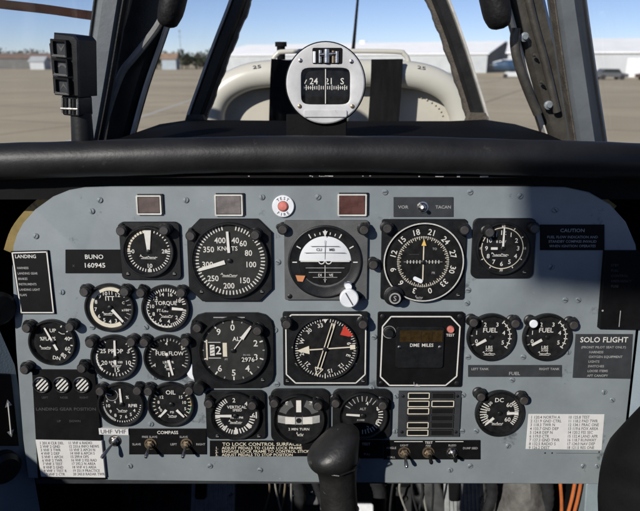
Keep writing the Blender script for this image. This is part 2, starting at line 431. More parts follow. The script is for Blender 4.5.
def tree(px, Y, h, w, m, label):
    h *= 1.3; w *= 1.5
    x = (px - CX) / F * (Y / math.cos(TH)) * .95
    t = thing('tree', label, 'tree', (x, Y, 0), group='trees beyond the apron')
    tr = MB(); tr.tube([(0, 0, 0), (.1, 0, h * .3), (0, .1, h * .55)], [.22, .17, .1], 'bark', 7)
    for i in range(5):
        a = random.uniform(0, 6.28); tr.tube([(0, 0, h * .3), (math.cos(a) * w * .25, math.sin(a) * w * .25, h * .6)], [.1, .04], 'bark', 5)
    tr.build('trunk', t)
    c = MB(); cl = [(random.gauss(0, .24) * w, random.gauss(0, .24) * w, h * random.uniform(.35, .88), random.uniform(.16, .3) * w) for _ in range(9)]
    for i in range(330):
        x, y, z, r = random.choice(cl); d = Vector((random.gauss(0, 1), random.gauss(0, 1), random.gauss(0, .8))).normalized() * r * random.uniform(.5, 1)
        q = Vector((x, y, z)) + d; a = Vector((random.gauss(0, 1), random.gauss(0, 1), random.gauss(0, 1))).normalized() * random.uniform(.2, .45)
        b = a.orthogonal().normalized() * a.length * .8
        c.add([tuple(q - a), tuple(q - b), tuple(q + a), tuple(q + b)], [(0, 1, 2, 3)], m)
    c.build('crown', t, smooth=False, recalc=False)
TREES = [(138, 215, 5.2, 6, 'leaf_b', 'tall olive tree beside the left canopy post'),
         (153, 210, 5.6, 6, 'leaf_b', 'broad olive tree just left of the blue shed'),
         (164, 222, 4.4, 5, 'leaf_a', 'dark low tree behind the blue shed'),
         (192, 214, 4.6, 5, 'leaf_a', 'dark round tree right of the blue shed by the mast'),
         (202, 220, 4.2, 5, 'leaf_b', 'brownish low tree left of the windshield arch foot'),
         (214, 215, 4.6, 6, 'leaf_a', 'dark tree partly behind the windshield arch left post'),
         (232, 212, 4.0, 5, 'leaf_a', 'dark green tree just inside the windshield arch'),
         (246, 218, 3.7, 5, 'leaf_b', 'low olive tree above the white wall'),
         (258, 214, 3.9, 5, 'leaf_a', 'dark tree near the white wall middle'),
         (270, 220, 3.6, 5, 'leaf_a', 'low dark tree behind the grab rail foot'),
         (12, 232, 5.8, 6, 'leaf_a', 'dark tree behind the low grey building'),
         (126, 225, 4.6, 5, 'leaf_a', 'dark tree behind the left canopy posts')]
KIND = ('dark green', 'brownish olive', 'dry brown', 'deep green')
PLACE = ('behind the left canopy posts', 'beside the blue shed', 'right of the blue shed', 'near the thin mast', 'left of the arch foot', 'inside the windshield arch', 'above the low white wall')
for i in range(18):
    px = 128 + 8.6 * i + random.uniform(-3, 3)
    TREES.append((px, 226 + (i * 7) % 17, 3.4 + ((i * 5) % 7) * .28, 5.5, ('leaf_a', 'leaf_b', 'leaf_c', 'leaf_a')[i % 4],
                  '%s %s tree %s in the far row' % (('low', 'broad', 'bushy', 'rounded', 'sparse')[i % 5], KIND[i % 4], PLACE[min(6, i * 7 // 18)])))
for i in range(7):
    px = -6 + 11 * i
    TREES.append((px, 240 + (i * 5) % 11, 4.6 + (i % 3) * .6, 6, ('leaf_a', 'leaf_b', 'leaf_c')[i % 3], '%s %s tree over the low grey building roof' % (('low', 'broad', 'bushy', 'rounded', 'sparse', 'tall', 'thin')[i], KIND[i % 3])))
for a in TREES: tree(*a)
ms = MB(); ms.tube([(0, 0, 0), (0, 0, 13)], [.12, .06], 'cable', 8); ms.tube([(-.8, 0, 11), (.8, 0, 11)], .05, 'cable', 6); ms.box(-.25, .25, -.2, .2, 12.6, 13.2, 'cable')
tag(ms.build('light_mast', loc=((187 - CX) / F * 228, 230, 0)), 'tall thin mast standing beyond the apron trees', 'mast')

# the parked jet
def jet():
    Y = 94; x0 = (481 - CX) / F * Y
    t = thing('parked_jet', 'blue and white jet with black nose parked before the hangar', 'jet', (x0, Y, 0))
    f = MB(); pr = [(0, .05), (.5, .40), (1.0, .60), (2.2, .88), (3.6, .95), (8.6, .95), (10.8, .7), (13.2, .25)]; n = 20
    for i in range(len(pr) - 1):
        for j in range(n):
            a0 = 2 * math.pi * j / n; a1 = 2 * math.pi * (j + 1) / n
            q = [(pr[i][0], a0, pr[i][1]), (pr[i + 1][0], a0, pr[i + 1][1]), (pr[i + 1][0], a1, pr[i + 1][1]), (pr[i][0], a1, pr[i][1])]
            up = math.sin((a0 + a1) / 2)
            f.add([(x, r * math.cos(a), 1.85 + r * math.sin(a) + max(0, x - 8.6) * .1) for x, a, r in q], [(0, 1, 2, 3)], 'jetnose' if i == 0 else ('jetwhite' if up > .78 else 'jetblue'))
    f.build('fuselage', t)
    w = MB()
    for s in (-1, 1):
        w.add([(5, .6 * s, 1.3), (8.0, .6 * s, 1.3), (9.8, 6 * s, 1.6), (8.6, 6 * s, 1.6), (5, .6 * s, 1.5), (8.0, .6 * s, 1.5), (9.8, 6 * s, 1.7), (8.6, 6 * s, 1.7)],
              [(0, 1, 2, 3), (4, 5, 6, 7), (0, 1, 5, 4), (1, 2, 6, 5), (2, 3, 7, 6), (3, 0, 4, 7)], 'jetwhite')
    w.build('wing', t, smooth=False)
    tl = MB(); tl.add([(10.2, -.08, 2.5), (13.2, -.08, 2.5), (13.9, -.08, 4.7), (12.4, -.08, 4.7), (10.2, .08, 2.5), (13.2, .08, 2.5), (13.9, .08, 4.7), (12.4, .08, 4.7)],
                      [(0, 1, 2, 3), (4, 5, 6, 7), (0, 1, 5, 4), (1, 2, 6, 5), (2, 3, 7, 6), (3, 0, 4, 7)], 'jetblue'); tl.build('tail_fin', t, smooth=False)
    for s in (-1, 1):
        e = MB(); e.tube([(8.2, 1.25 * s, 2.4), (8.5, 1.25 * s, 2.4), (10.4, 1.25 * s, 2.4), (11, 1.25 * s, 2.4)], [.38, .46, .42, .3], 'jetwhite', 14); e.build('engine', t)
    wd = MB(); wd.box(1.75, 2.5, -.62, .62, 2.25, 2.62, 'glassdark')
    for i in range(4): wd.box(3.9 + i * .8, 4.3 + i * .8, -.97, .97, 2.05, 2.35, 'glassdark')
    wd.build('window', t)
    for x, y in ((2.6, 0), (7.2, 1.2), (7.2, -1.2)):
        l = MB(); l.tube([(x, y, .3), (x, y, 1.4)], .09, 'jetwhite', 8); lo = l.build('landing_leg', t)
        q = MB(); q.tube([(x, y - .14, .32), (x, y + .14, .32)], .32, 'tyre', 14); q.build('wheel', lo)
jet()
def car(px, Y, m, label, flip=1):
    t = thing('parked_car', label, 'car', ((px - CX) / F * Y * 1.0, Y, 0), group='cars parked before the hangar')
    b = MB(); pf = [(-2.1, .35), (2.1, .35), (2.15, .75), (1.2, .92), (.75, 1.42), (-1.2, 1.45), (-1.9, .95), (-2.15, .9)]
    def ext(mb, pf, y0, y1, mm):
        n = len(pf); vs = [(x * flip, y0, z) for x, z in pf] + [(x * flip, y1, z) for x, z in pf]
        mb.add(vs, [tuple(range(n)), tuple(range(n, 2 * n))] + [(i, (i + 1) % n, n + (i + 1) % n, n + i) for i in range(n)], mm)
    ext(b, pf, -.85, .85, m); b.build('body', t, smooth=False)
    w = MB(); ext(w, [(1.05, .95), (.68, 1.36), (-1.15, 1.38), (-1.7, .97)], -.87, .87, 'glassdark'); w.build('window', t, smooth=False)
    for x in (-1.3, 1.3):
        for y in (-.8, .8):
            q = MB(); q.tube([(x, y - .1, .33), (x, y + .1, .33)], .33, 'tyre', 14); q.build('wheel', t)
car(598, 86, 'carpaint', 'grey car parked before the big white hangar')
car(640, 84, 'carbrown', 'brown car parked before the white hangar at the photo edge', -1)

# ================================================================== NOSE, WINDSHIELD
YC = 1.12
def pth(pts, Y, sub=4):
    """smooth curve through picture points at depth Y (or per-point depth)"""
    P = [at(p[0], p[1], p[2] if len(p) > 2 else Y) for p in pts]; out = []
    for i in range(len(P) - 1):
        p0 = P[max(i - 1, 0)]; p1 = P[i]; p2 = P[i + 1]; p3 = P[min(i + 2, len(P) - 1)]
        for j in range(sub):
            t = j / sub
            out.append(.5 * ((2 * p1) + (p2 - p0) * t + (2 * p0 - 5 * p1 + 4 * p2 - p3) * t * t + (3 * p1 - p0 - 3 * p2 + p3) * t ** 3))
    out.append(P[-1]); return out
nc = thing('nose_cowling', 'rounded white nose cowling rim with dark straps ahead of the windshield', 'cowling', at(335, 130, YC))
iv = lambda pts: [p - nc.location for p in pts]
rim = MB(); rim.tube(iv(pth([(212, 150), (212, 122), (214, 106), (223, 91), (240, 80), (262, 74.5), (300, 73), (370, 73), (408, 74.5), (432, 80), (450, 91), (459, 106), (463, 122), (464, 150)], YC)), .0235, 'cowl', 20)
rim_o = rim.build('rim', nc)
for px, py, s, dp in ((258, 66.5, -8, .0195), (420, 67.5, 9, .0190)):
    tx = MB(.001); tx.text('25', 0, 0, 6.5, 0, 'ink', sx=1.7); c = at(px, py, YC) - nc.location
    o = tx.build('marking', rim_o, smooth=False, recalc=False); o.location = c + Vector((0, -dp, 0)); o.rotation_euler = (R(50), R(s), 0)
sk = MB(); outl = [p for p in pth([(214, 160), (214, 122), (216, 106), (225, 93), (242, 83), (264, 79), (408, 79), (430, 83), (448, 93), (457, 106), (460, 122), (460, 160)], YC)]
n = len(outl); back = [p + Vector((0, .022, 0)) for p in outl]; cb = sum(back, Vector()) / n; back = [cb + (p - cb) * .93 for p in back]
sk.add([tuple(p - nc.location) for p in outl + back], [(i, i + 1, n + i + 1, n + i) for i in range(n - 1)] + [tuple(range(n, 2 * n))], 'cowlin'); sk.build('skin', nc)
for pts in ([(287, 60), (286, 76), (285, 100), (284, 128)], [(387, 59), (386.5, 76), (385, 100), (383, 128)]):
    st = MB(); P = pth(pts, YC - .030)
    st.sweep([(p - nc.location, 1) for p in P], [(-.027, -.003), (.027, -.003), (.027, .003), (-.027, .003)], 'black'); st.build('strap', nc)
gr = MB(); gr.tube(iv(pth([(272.5, 72), (273, 60), (277, 54), (285, 51.5), (330, 51), (395, 51.5), (404, 54), (408, 60), (409, 72)], YC)), .0042, 'cowl', 10); gr.build('grab_rail', nc)
rv = MB()
for i in range(34):
    a_ = math.pi * (.04 + .92 * i / 33); c_ = at(337 + 106 * math.cos(a_), 124 - 38 * math.sin(a_) ** .7, YC + .02) - nc.location
    rv.tube([c_, c_ + Vector((0, -.0012, 0))], .0017, 'cowlin', 8)
rv.build('rivet_row', nc)
pg = MB(); q = at(281, 50, YC + .03) - nc.location; pg.tube([q + Vector((0, 0, -.03)), q + Vector((0, 0, .012))], .0075, 'black', 12); pg.tube([q + Vector((0, 0, .006)), q + Vector((0, 0, .014))], .0105, 'black', 12); pg.build('peg', nc)
an = MB(); an.tube([at(352, 62, 1.9), at(355, 30, 1.9), at(360, -25, 1.9)], [.006, .0045, .003], 'black', 8); tag(an.build('whip_antenna'), 'thin black whip antenna rising beyond the nose cowling', 'antenna')

# windshield arch
wf = thing('windshield', 'dark windshield arch with pale outer edge around the nose view', 'windshield')
YA = .98
arch = [(190, 150), (196, 122), (208, 88), (222, 50), (237, 12), (250, -22), (275, -62), (335, -85), (395, -62), (425, -25), (441, 10), (454, 45), (466, 82), (478, 122), (483, 150)]
AR = pth(arch, YA, 5)
fr = MB(); fr.sweep([(p, 1) for p in AR], [(-.0100, -.012), (-.005, -.020), (.007, -.020), (.0100, -.012), (.0100, .012), (-.0100, .012)], 'frame'); fr.build('arch', wf)
ed = MB(); ed.sweep([(p, 1) for p in AR], [(.0142, -.019), (.0102, -.021), (.0102, .014), (.0142, .010)], 'edge'); ed.build('outer_trim', wf)
sl = MB(); sl.sweep([(p, 1 + .06 * math.sin(i * .9) + .03 * math.sin(i * 2.3)) for i, p in enumerate(pth(arch, YA, 9))], [(-.0096, -.012), (-.0150, -.009), (-.0150, .008), (-.0096, .010)], 'sealant'); sl.build('sealant_bead', wf)
gl = MB(); gv = [tuple(p) for p in AR]; gl.add(gv, [tuple(range(len(gv)))], 'frontpane'); gl.build('front_glass', wf)
ft = MB()
for px, py in ((195, 119), (478, 117)):
    c = at(px, py, YA - .03); ft.add([tuple(c + Vector(d)) for d in ((-.018, 0, -.012), (.018, 0, -.012), (.018, .02, -.012), (-.018, .02, -.012), (-.012, 0, .006), (.012, 0, .006), (.012, .02, .006), (-.012, .02, .006))],
           [(0, 1, 5, 4), (1, 2, 6, 5), (2, 3, 7, 6), (3, 0, 4, 7), (4, 5, 6, 7)], 'sealant')
ft.build('foot', wf)

# side bows (dark and brown) and pale canopy posts
def post(name, label, pts, wid, dep, m, Y, extra=None, edge=None):
    t = thing(name, label, 'canopy post')
    P = pth(pts, Y, 5); n = len(P); w0, w1 = wid
    pr = MB(); S = [(p, (w0 + (w1 - w0) * i / (n - 1)) / 2) for i, p in enumerate(P)]
    pr.sweep(S, [(-1, -dep * .25), (-.7, -dep * .5), (.7, -dep * .5), (1, -dep * .25), (1, dep * .5), (-1, dep * .5)], m); pr.build('post', t)
    if edge:
        for sg, em in edge:
            e = MB(); e.sweep([(p + Vector((0, -dep * .3, 0)), s) for p, s in S], [(sg * 1.02, -.004), (sg * 1.02 + .10 * sg, -.004), (sg * 1.02 + .10 * sg, .012), (sg * 1.02, .012)], em); e.build('edge_strip', t)
    return t
lb = post('windshield_bow', 'black side bow with grey cable left of the windshield arch', [(108, 160), (114, 132), (128, 78), (147, 20), (160, -30), (176, -70)], (.050, .056), .04, 'frame', .86, edge=[(1, 'edge'), (-1, 'edge')])
cb_ = MB(); cb_.tube(pth([(103, 128), (112, 98), (122, 72), (133, 58), (146, 42), (160, 22), (168, 0)], .82), .0048, 'cable', 9); cb_.build('cable', lb)
rb = post('windshield_bow', 'brown metal side bow with bolts right of the windshield arch', [(566, 160), (560, 132), (546, 85), (533, 35), (524, 0), (512, -45)], (.042, .046), .04, 'framebrown', .86, edge=[(1, 'edge')])
hs = MB(); hs.tube(pth([(516, 28), (514.5, 42), (518, 62), (527, 88), (538, 114)], .825), [.006] * 21, 'framebrown', 10); hs.build('tube', rb)
rg = MB(); rg.tube(pth([(524, -20), (534, 22), (545, 62), (557, 112)], .832), .005, 'framebrown', 10); rg.build('ridge', rb)
for px, py in ((524, 37), (548, 105), (541, 82), (534, 55)):
    bt = MB(.001); big = py in (37, 105); r_ = 6 if big else 2.4
    bt.lathe([(r_, 0), (r_, 3), (r_ * .6, 4), (r_ * .55, 7)], 'screw' if big else 'framebrown', 10, cap=True)
    o = bt.build('bolt', rb); o.location = at(px, py, .832); o.rotation_euler = (R(90), 0, 0)
post('canopy_post', 'pale grey canopy post behind the angle of attack indexer', [(84, 170), (91, 135), (100, 80), (112, 0), (120, -50)], (.024, .034), .03, 'framepale', .80, edge=[(1, 'frame'), (-1, 'frame')])
post('canopy_post', 'pale grey canopy post at the right of the brown bow', [(591, 170), (586, 135), (576, 70), (566, 0), (560, -50)], (.037, .034), .03, 'framepale', .80, edge=[(1, 'sealant'), (-1, 'edge')])
# side panes: between arch and bow, bow and post, and outboard of the posts
def pane(label, poly):
    t = MB(); t.add([tuple(at(*p)) for p in poly], [tuple(range(len(poly)))], 'pane'); return tag(t.build('glass_pane', smooth=False), label, 'glass pane')
pane('clear pane between the windshield arch and the black side bow', [(195, 122, .98), (222, 50, .98), (250, -22, .98), (160, -30, .87), (147, 20, .87), (114, 132, .87)])
pane('clear pane between the windshield arch and the brown side bow', [(478, 122, .98), (454, 45, .98), (425, -25, .98), (516, -30, .87), (533, 35, .87), (560, 132, .87)])
pane('dusty side pane left of the left pale canopy post', [(90, 140, .81), (112, 0, .81), (118, -40, .81), (-150, -60, .42), (-160, 190, .42)])
pane('dusty side pane right of the right pale canopy post', [(587, 140, .81), (566, 0, .81), (561, -40, .81), (800, -60, .42), (810, 190, .42)])
# padded blocks hanging by the bows
def pad(label, P, r):
    m = MB(); m.tube(P, r, 'pad', 14, flat=.75); return tag(m.build('padded_block'), label, 'pad', 'padded blocks on the canopy bows')
pad('black padded block on the left side bow', pth([(184, -50), (178, -20), (172, 6), (168, 20), (166.5, 27)], .80, 3), [.021] * 7 + [.0205, .019, .0175, .016, .012, .006])
pad('black padded block on the right brown bow', pth([(484, -50), (490, -20), (496, 8), (499, 22), (500, 29)], .80, 3), [.023] * 7 + [.0225, .021, .019, .017, .013, .006])
bb = MB(); bb.sweep([(p, 1) for p in pth([(-60, -3), (0, 4), (45, 9), (80, 14), (104, 17)], .86)], [(-.0055, -.008), (.0055, -.008), (.0055, .008), (-.0055, .008)], 'brownbeam')
tag(bb.build('canopy_rail'), 'dark red brown rail crossing the left side pane', 'rail')

# ================================================================== GLARESHIELD AND TUB
gs = thing('glareshield', 'black padded glareshield roll running along the panel top', 'glareshield')
ro = MB(); ro.tube(pth([(-140, 168), (-40, 163), (0, 161.5), (80, 159), (160, 156.5), (240, 154.5), (320, 154), (400, 154.5), (500, 157), (600, 160), (680, 163), (780, 168)], .572, 10), [.0172 * (1 + .012 * math.sin(i * .37) + .008 * math.sin(i * 1.13)) for i in range(111)], 'roll', 32); ro.build('padded_roll', gs)
zt = at(320, 146, .59).z
sh = MB()
fe = [(-120, 150), (60, 150), (120, 138), (160, 124), (190, 119.5), (215, 120), (330, 121), (450, 121), (485, 119.5), (515, 124), (545, 133), (580, 148), (760, 150)]
nf = [at(p[0], 152 if True else 0, .585) for p in fe]; ff = []
for p in fe:
    q = at(p[0], p[1], .93 if 150 < p[0] < 530 else .80); ff.append(q)
md = [(a * .45 + b * .55) + Vector((0, 0, .004)) for a, b in zip(nf, ff)]; dn = [p + Vector((0, .02, -.10)) for p in ff]
n = len(fe); vs = [tuple(p) for p in nf + md + ff + dn]
sh.add(vs, [(r * n + i, r * n + i + 1, (r + 1) * n + i + 1, (r + 1) * n + i) for r in range(3) for i in range(n - 1)], 'shelf'); sh.build('shelf', gs)
lp = MB(); a, b = uv(-60, 150), uv(700, 196)
v0 = uv(320, 152)[1]; v1 = uv(320, 200)[1]
lp.box(-.42, .42, v1, v0, -.012, -.006, 'black'); lo = lp.build('lip', gs, P0, PROT)
hd = MB(); hd.box(-.42, .42, v0 - .002, v0, -.2, -.006, 'black'); hd.build('hood', gs, P0, PROT)
ch = MB()
ch2 = uv(320, 176)[1]
ch.box(-.34, .34, ch2 - .0012, ch2 + .0012, -.006, .010, 'black')
for i in range(14):
    x = random.choice([random.uniform(.0, .14), random.uniform(-.02, .05), random.uniform(-.26, .2)]); w = random.choice([.0008, .0015, .003, .008 if x > 0 else .002])
    ch.box(x, x + w, ch2 - .0002 + random.uniform(-.0004, .0006), ch2 + random.uniform(.0006, .0011), .0100, .0104, 'chip')
ch.build('chipped_edge', gs, P0, PROT)

def wbox(name, x0, x1, y0, y1, z0, z1, m, label, cat, ymin=None):
    t = MB(); t.box(x0, x1, y0, y1, z0, z1, m); return tag(t.build(name, smooth=False), label, cat)
SILL = EYE - .30
cw = MB(); pf = [(-.9, EYE - 1.15), (1.05, EYE - 1.15), (1.05, EYE - .155), (.56, EYE - .155), (.50, SILL), (-.9, SILL)]; n = 6
cw.add([(-.44, y, z) for y, z in pf] + [(-.42, y, z) for y, z in pf], [tuple(range(n)), tuple(range(n, 2 * n))] + [(q, (q + 1) % n, n + (q + 1) % n, n + q) for q in range(n)], 'black')
tag(cw.build('cockpit_wall', smooth=False), 'black cockpit side wall on the left of the panel', 'cockpit wall')
wbox('cockpit_wall', .42, .44, -.9, 1.05, EYE - 1.15, EYE - .155, 'black', 'black cockpit side wall on the right of the panel', 'cockpit wall')
wbox('cockpit_floor', -.42, .42, -.9, 1.05, EYE - 1.17, EYE - 1.15, 'wallgrey', 'black cockpit floor under the rudder pedals', 'cockpit floor')
wbox('bulkhead', -.42, .42, 1.05, 1.07, EYE - 1.15, EYE - .14, 'wallgrey', 'black bulkhead behind the rudder pedals', 'bulkhead')
wbox('bulkhead', -.42, .42, -.92, -.90, EYE - 1.15, EYE + .10, 'black', 'black rear bulkhead behind the seat', 'bulkhead')

# ================================================================== INSTRUMENT PANEL
OUT = [(13, 290), (12, 268), (13, 246), (17, 234), (23, 223), (35, 209.5), (53, 196.5), (69, 190), (84, 187.3), (110, 186.5), (330, 186), (545, 186.5), (566, 187), (589, 192), (610, 204), (626, 222), (636, 245), (640, 275), (638, 315), (631, 380), (622, 460), (619, 484.5), (420, 483.5), (300, 482.5), (110, 480.5), (28, 478.5), (23, 440), (16, 350)]
ipn = thing('instrument_panel', 'blue grey painted instrument panel carrying all the dials', 'instrument panel', P0, PROT)
pm = MB(); pl = [uv(*p) for p in OUT]
if sum(pl[i - 1][0] * pl[i][1] - pl[i][0] * pl[i - 1][1] for i in range(len(pl))) < 0: pl.reverse()
pm.prism(pl, -.004, 0, 'panel', .0008); pm.build('panel_sheet', ipn)
bf = MB(); u0 = uv(28, 479); u1 = uv(619, 485); bf.box(u0[0] + .006, u1[0] - .006, u1[1] - .001, u1[1] + .004, -.03, -.0042, 'placgrey'); bf.build('lower_flange', ipn)
SCREWS = [(92.5, 327), (146, 327), (100, 376), (155, 377), (151, 424), (468, 357), (523, 357), (396, 396), (395, 431), (463, 395), (462, 431), (476, 431), (555, 210), (551, 267), (583, 466), (597, 466), (92, 211), (640 - 62, 300), (467, 303), (374, 337), (275, 330), (62, 292), (210, 466), (470, 466), (100, 200), (186, 200), (262, 197), (318, 197), (385, 192), (470, 192), (520, 196), (610, 320), (568, 352), (450, 470), (320, 470), (260, 470), (130, 466), (183, 289), (278, 262), (277, 384), (372, 388), (468, 290), (565, 300), (508, 446), (512, 380), (36, 236), (612, 400), (604, 392)]
sm_ = None
for px, py in SCREWS:
    if sm_ is None:
        s = MB(.001); s.lathe([(3.0, 0), (3.0, .7), (2.4, 1.3), (.01, 1.5)], 'screw', 14)
        s.box(-2.0, 2.0, -.28, .28, 1.4, 1.62, 'bezel'); o = s.build('screw', ipn); sm_ = o
    else:
        o = sm_.copy(); COL.objects.link(o); o.parent = ipn
    q = uv(px, py); o.location = (q[0], q[1], 0); o.rotation_euler = (0, 0, random.uniform(0, 3))
# hole row beneath the right note
hm = MB()
for px, py in ((552, 453), (545, 453), (599, 452)):
    q = uv(px, py); hm.disc(.0009, .0003, 'bezel', q, 10)
q0 = uv(556, 453); q1 = uv(600, 453.4); hm.line(q0[0], q0[1], q1[0], q1[1], .0004, .0003, 'placgrey'); hm.build('scratch', ipn)

# ------------------------------------------------------------------ lamps
LAMPM = None
def lamp(px, py, label, L=13.0, tip='lamptip', base=0.0):
    global LAMPM
    d = .55 * L / 1000 / .6
    bx = px - (px - 320) * d; by = py - (py - 140) * d
    t = pthing('panel_lamp', label, 'lamp', bx, by, base, 'small black lamps round the dials')
    if LAMPM is None:
        b = MB(.001); b.lathe([(6.2, 0), (6.2, 2.2), (5.0, 3.0), (4.7, 4.0), (5.3, 4.6), (5.4, 10.6), (5.0, 11.4)], 'lamp', 18, cap=True)
        # hooded skirt reaching up and outward
        b.tube([(0, 4.5, 3.5), (0, 4.2, 8.5)], [3.2, 2.4], 'lamp', 10)
        o = b.build('lamp_body', t)
        c = MB(.001); c.lathe([(4.2, 11.4), (4.2, 12.6), (3.6, 13.2)], 'lamptip', 16, cap=True); oc = c.build('lamp_cap', t)
        LAMPM = (o, oc)
    else:
        for s in LAMPM:
            c = s.copy(); COL.objects.link(c); c.parent = t
            if s is LAMPM[1]: c.rotation_euler = (0, 0, random.uniform(0, 3))
    t.rotation_euler = Matrix.to_euler(Matrix.Rotation(PROT[0], 3, 'X') @ Matrix.Rotation(R(random.uniform(-30, 30) + (40 if px < 320 else -40)), 3, 'Z'))
    return t
CAPW = {}
def lamp_white(px, py, label):
    t = lamp(px, py, label)
    for c in t.children:
        if c.name.startswith('lamp_cap'):
            c.data = c.data.copy(); c.data.materials[0] = MATS['knobwhite']; c['label'] = 'pale grey lamp cap'
    return t

# ------------------------------------------------------------------ gauges
def gauge(name, label, px, py, rad, marks, needles=(), case=None, caseh=3.5, dialm='dial', cat='gauge', bez=3.2, bh=5.0, casem='bezel', screws=(), extra=None, dr=None):
    """everything in picture pixels round the dial centre, y up; case: polygon or None"""
    k = kk(px, py); t = pthing(name, label, cat, px, py); z = 0.0
    if case:
        c = MB(k); c.prism(case, 0, caseh, casem, .7); co_ = c.build('case', t); z = caseh - .1
        for sx, sy in screws:
            s = MB(k); s.lathe([(2.1, caseh - .1), (2.1, caseh + .5), (1.5, caseh + .9)], 'screw' if casem != 'bezel' else 'bezel', 12, (sx, sy), True); s.box(sx - 1.4, sx + 1.4, sy - .25, sy + .25, caseh + .88, caseh + 1.0, 'dim'); s.build('case_screw', co_)
    b = MB(k); r = rad
    b.lathe([(r, z), (r, z + bh - .8), (r - .7, z + bh), (r - bez * .55, z + bh), (r - bez, z + bh - 2.2), (r - bez, z + .6)], 'bezel', 56); b.build('bezel', t)
    zd = z + .9; d = MB(k); d.disc(r - bez + .2, zd, dialm, n=56); do = d.build('dial', t, smooth=False)
    m = MB(k); marks(m, zd + .12)
    if m.v: m.build('dial_markings', do, smooth=False, recalc=False)
    for i, (poly, mm) in enumerate(needles):
        nn = MB(k); nn.prism(poly, zd + 1.0 + .7 * i, zd + 1.5 + .7 * i, mm); nn.build('needle', t, smooth=False)
    h = MB(k); h.lathe([(2.2, zd + .3), (2.2, zd + 2.2), (1.5, zd + 2.6)], 'bezel', 16, cap=True)
    if needles: h.build('needle_hub', t)
    g_ = MB(k); g_.disc(r - bez + .3, z + bh - 2.0, 'coverglass', n=48); g_.build('cover_glass', t, smooth=False)
    if extra: extra(t, k, zd)
    return t
def ndl(ang, r0, r1, w0, w1=None):
    """needle from radius r0 to r1 at clock angle, counter-clockwise polygon"""
    w1 = w0 if w1 is None else w1
    a = R(90 - ang); d = (math.cos(a), math.sin(a)); n = (-d[1], d[0])
    return [(d[0] * r0 + n[0] * -w0 / 2, d[1] * r0 + n[1] * -w0 / 2), (d[0] * r1 - n[0] * w1 / 2, d[1] * r1 - n[1] * w1 / 2), (d[0] * r1 + n[0] * w1 / 2, d[1] * r1 + n[1] * w1 / 2), (d[0] * r0 + n[0] * w0 / 2, d[1] * r0 + n[1] * w0 / 2)]
def pt(ang, r): a = R(90 - ang); return (r * math.cos(a), r * math.sin(a))
def nums(m, z, items, r, h, mm='white', **kw):
    for s, a in items: x, y = pt(a, r); m.text(s, x, y, h, z, mm, **kw)

# 1 square gauge with the wedge pointer
def mk(m, z):
    m.ticks(18.5, 21, -84, -12, 9, 2.2, z, 'cream'); m.ticks(19, 21, 18, 84, 8, .9, z); m.ticks(18, 21, 96, 264, 22, .9, z); m.ticks(16.5, 21, 90, 270, 3, 1.2, z)
    m.text('0', -17 + 1.5, 0, 4, z); m.text('20', 15.5, 0, 4, z); m.text('10', 0, -14.5, 4, z); m.script(-.5, -6, 17, z)
gauge('accelerometer', 'square black gauge with broad white wedge pointer under the first warning light', 150, 250.5, 25.5, mk, [(ndl(0, -2, 21, 2.2, 7.2), 'white')], case=rrect(-28.5, 31, -29, 29, 5), screws=((-22, -23), (24, -23)))
lamp(122.5, 230.5, 'black lamp left of the white wedge pointer dial'); lamp(166, 229.5, 'black lamp at upper right of the white wedge pointer dial', base=.003)

# 2 airspeed
def mk(m, z):
    m.ticks(30.5, 35, 12, 60, 10, 1.1, z); m.ticks(30.5, 35, 68, 300, 40, 1.1, z); m.ticks(30.5, 35, 306, 348, 9, 1.1, z)
    for s, x, y in (('40', 6, 20), ('60', 13.5, 17), ('80', 18.5, 7.5), ('100', 20.5, -4), ('150', 14, -20), ('200', -1.5, -25.5), ('250', -17, -18), ('300', -22, -4), ('350', -20.5, 11), ('400', -9, 20)): m.text(s, x, y, 5.6, z, sx=.92)
    m.text('KNOTS', -2, 12, 4.2, z); m.script(-1, -15, 16, z)
cs = [(x, y) for x, y in oct_(-41.5, 41.5, -42, 41, 13)]
gauge('airspeed_indicator', 'airspeed dial marked KNOTS with white needle near 300', 230.5, 259.5, 38, mk, [(ndl(253, 5, 32, 4.2, 2.8), 'white'), (ndl(357, 8, 29, 2.6, 2.4), 'white')], case=cs, caseh=4, dialm='dialgrey', cat='airspeed indicator', screws=((-29, -32), (31, -32)))
lamp(191.5, 235.5, 'black lamp at upper left of the airspeed dial'); lamp(256, 234, 'black lamp at upper right of the airspeed dial', base=.004)

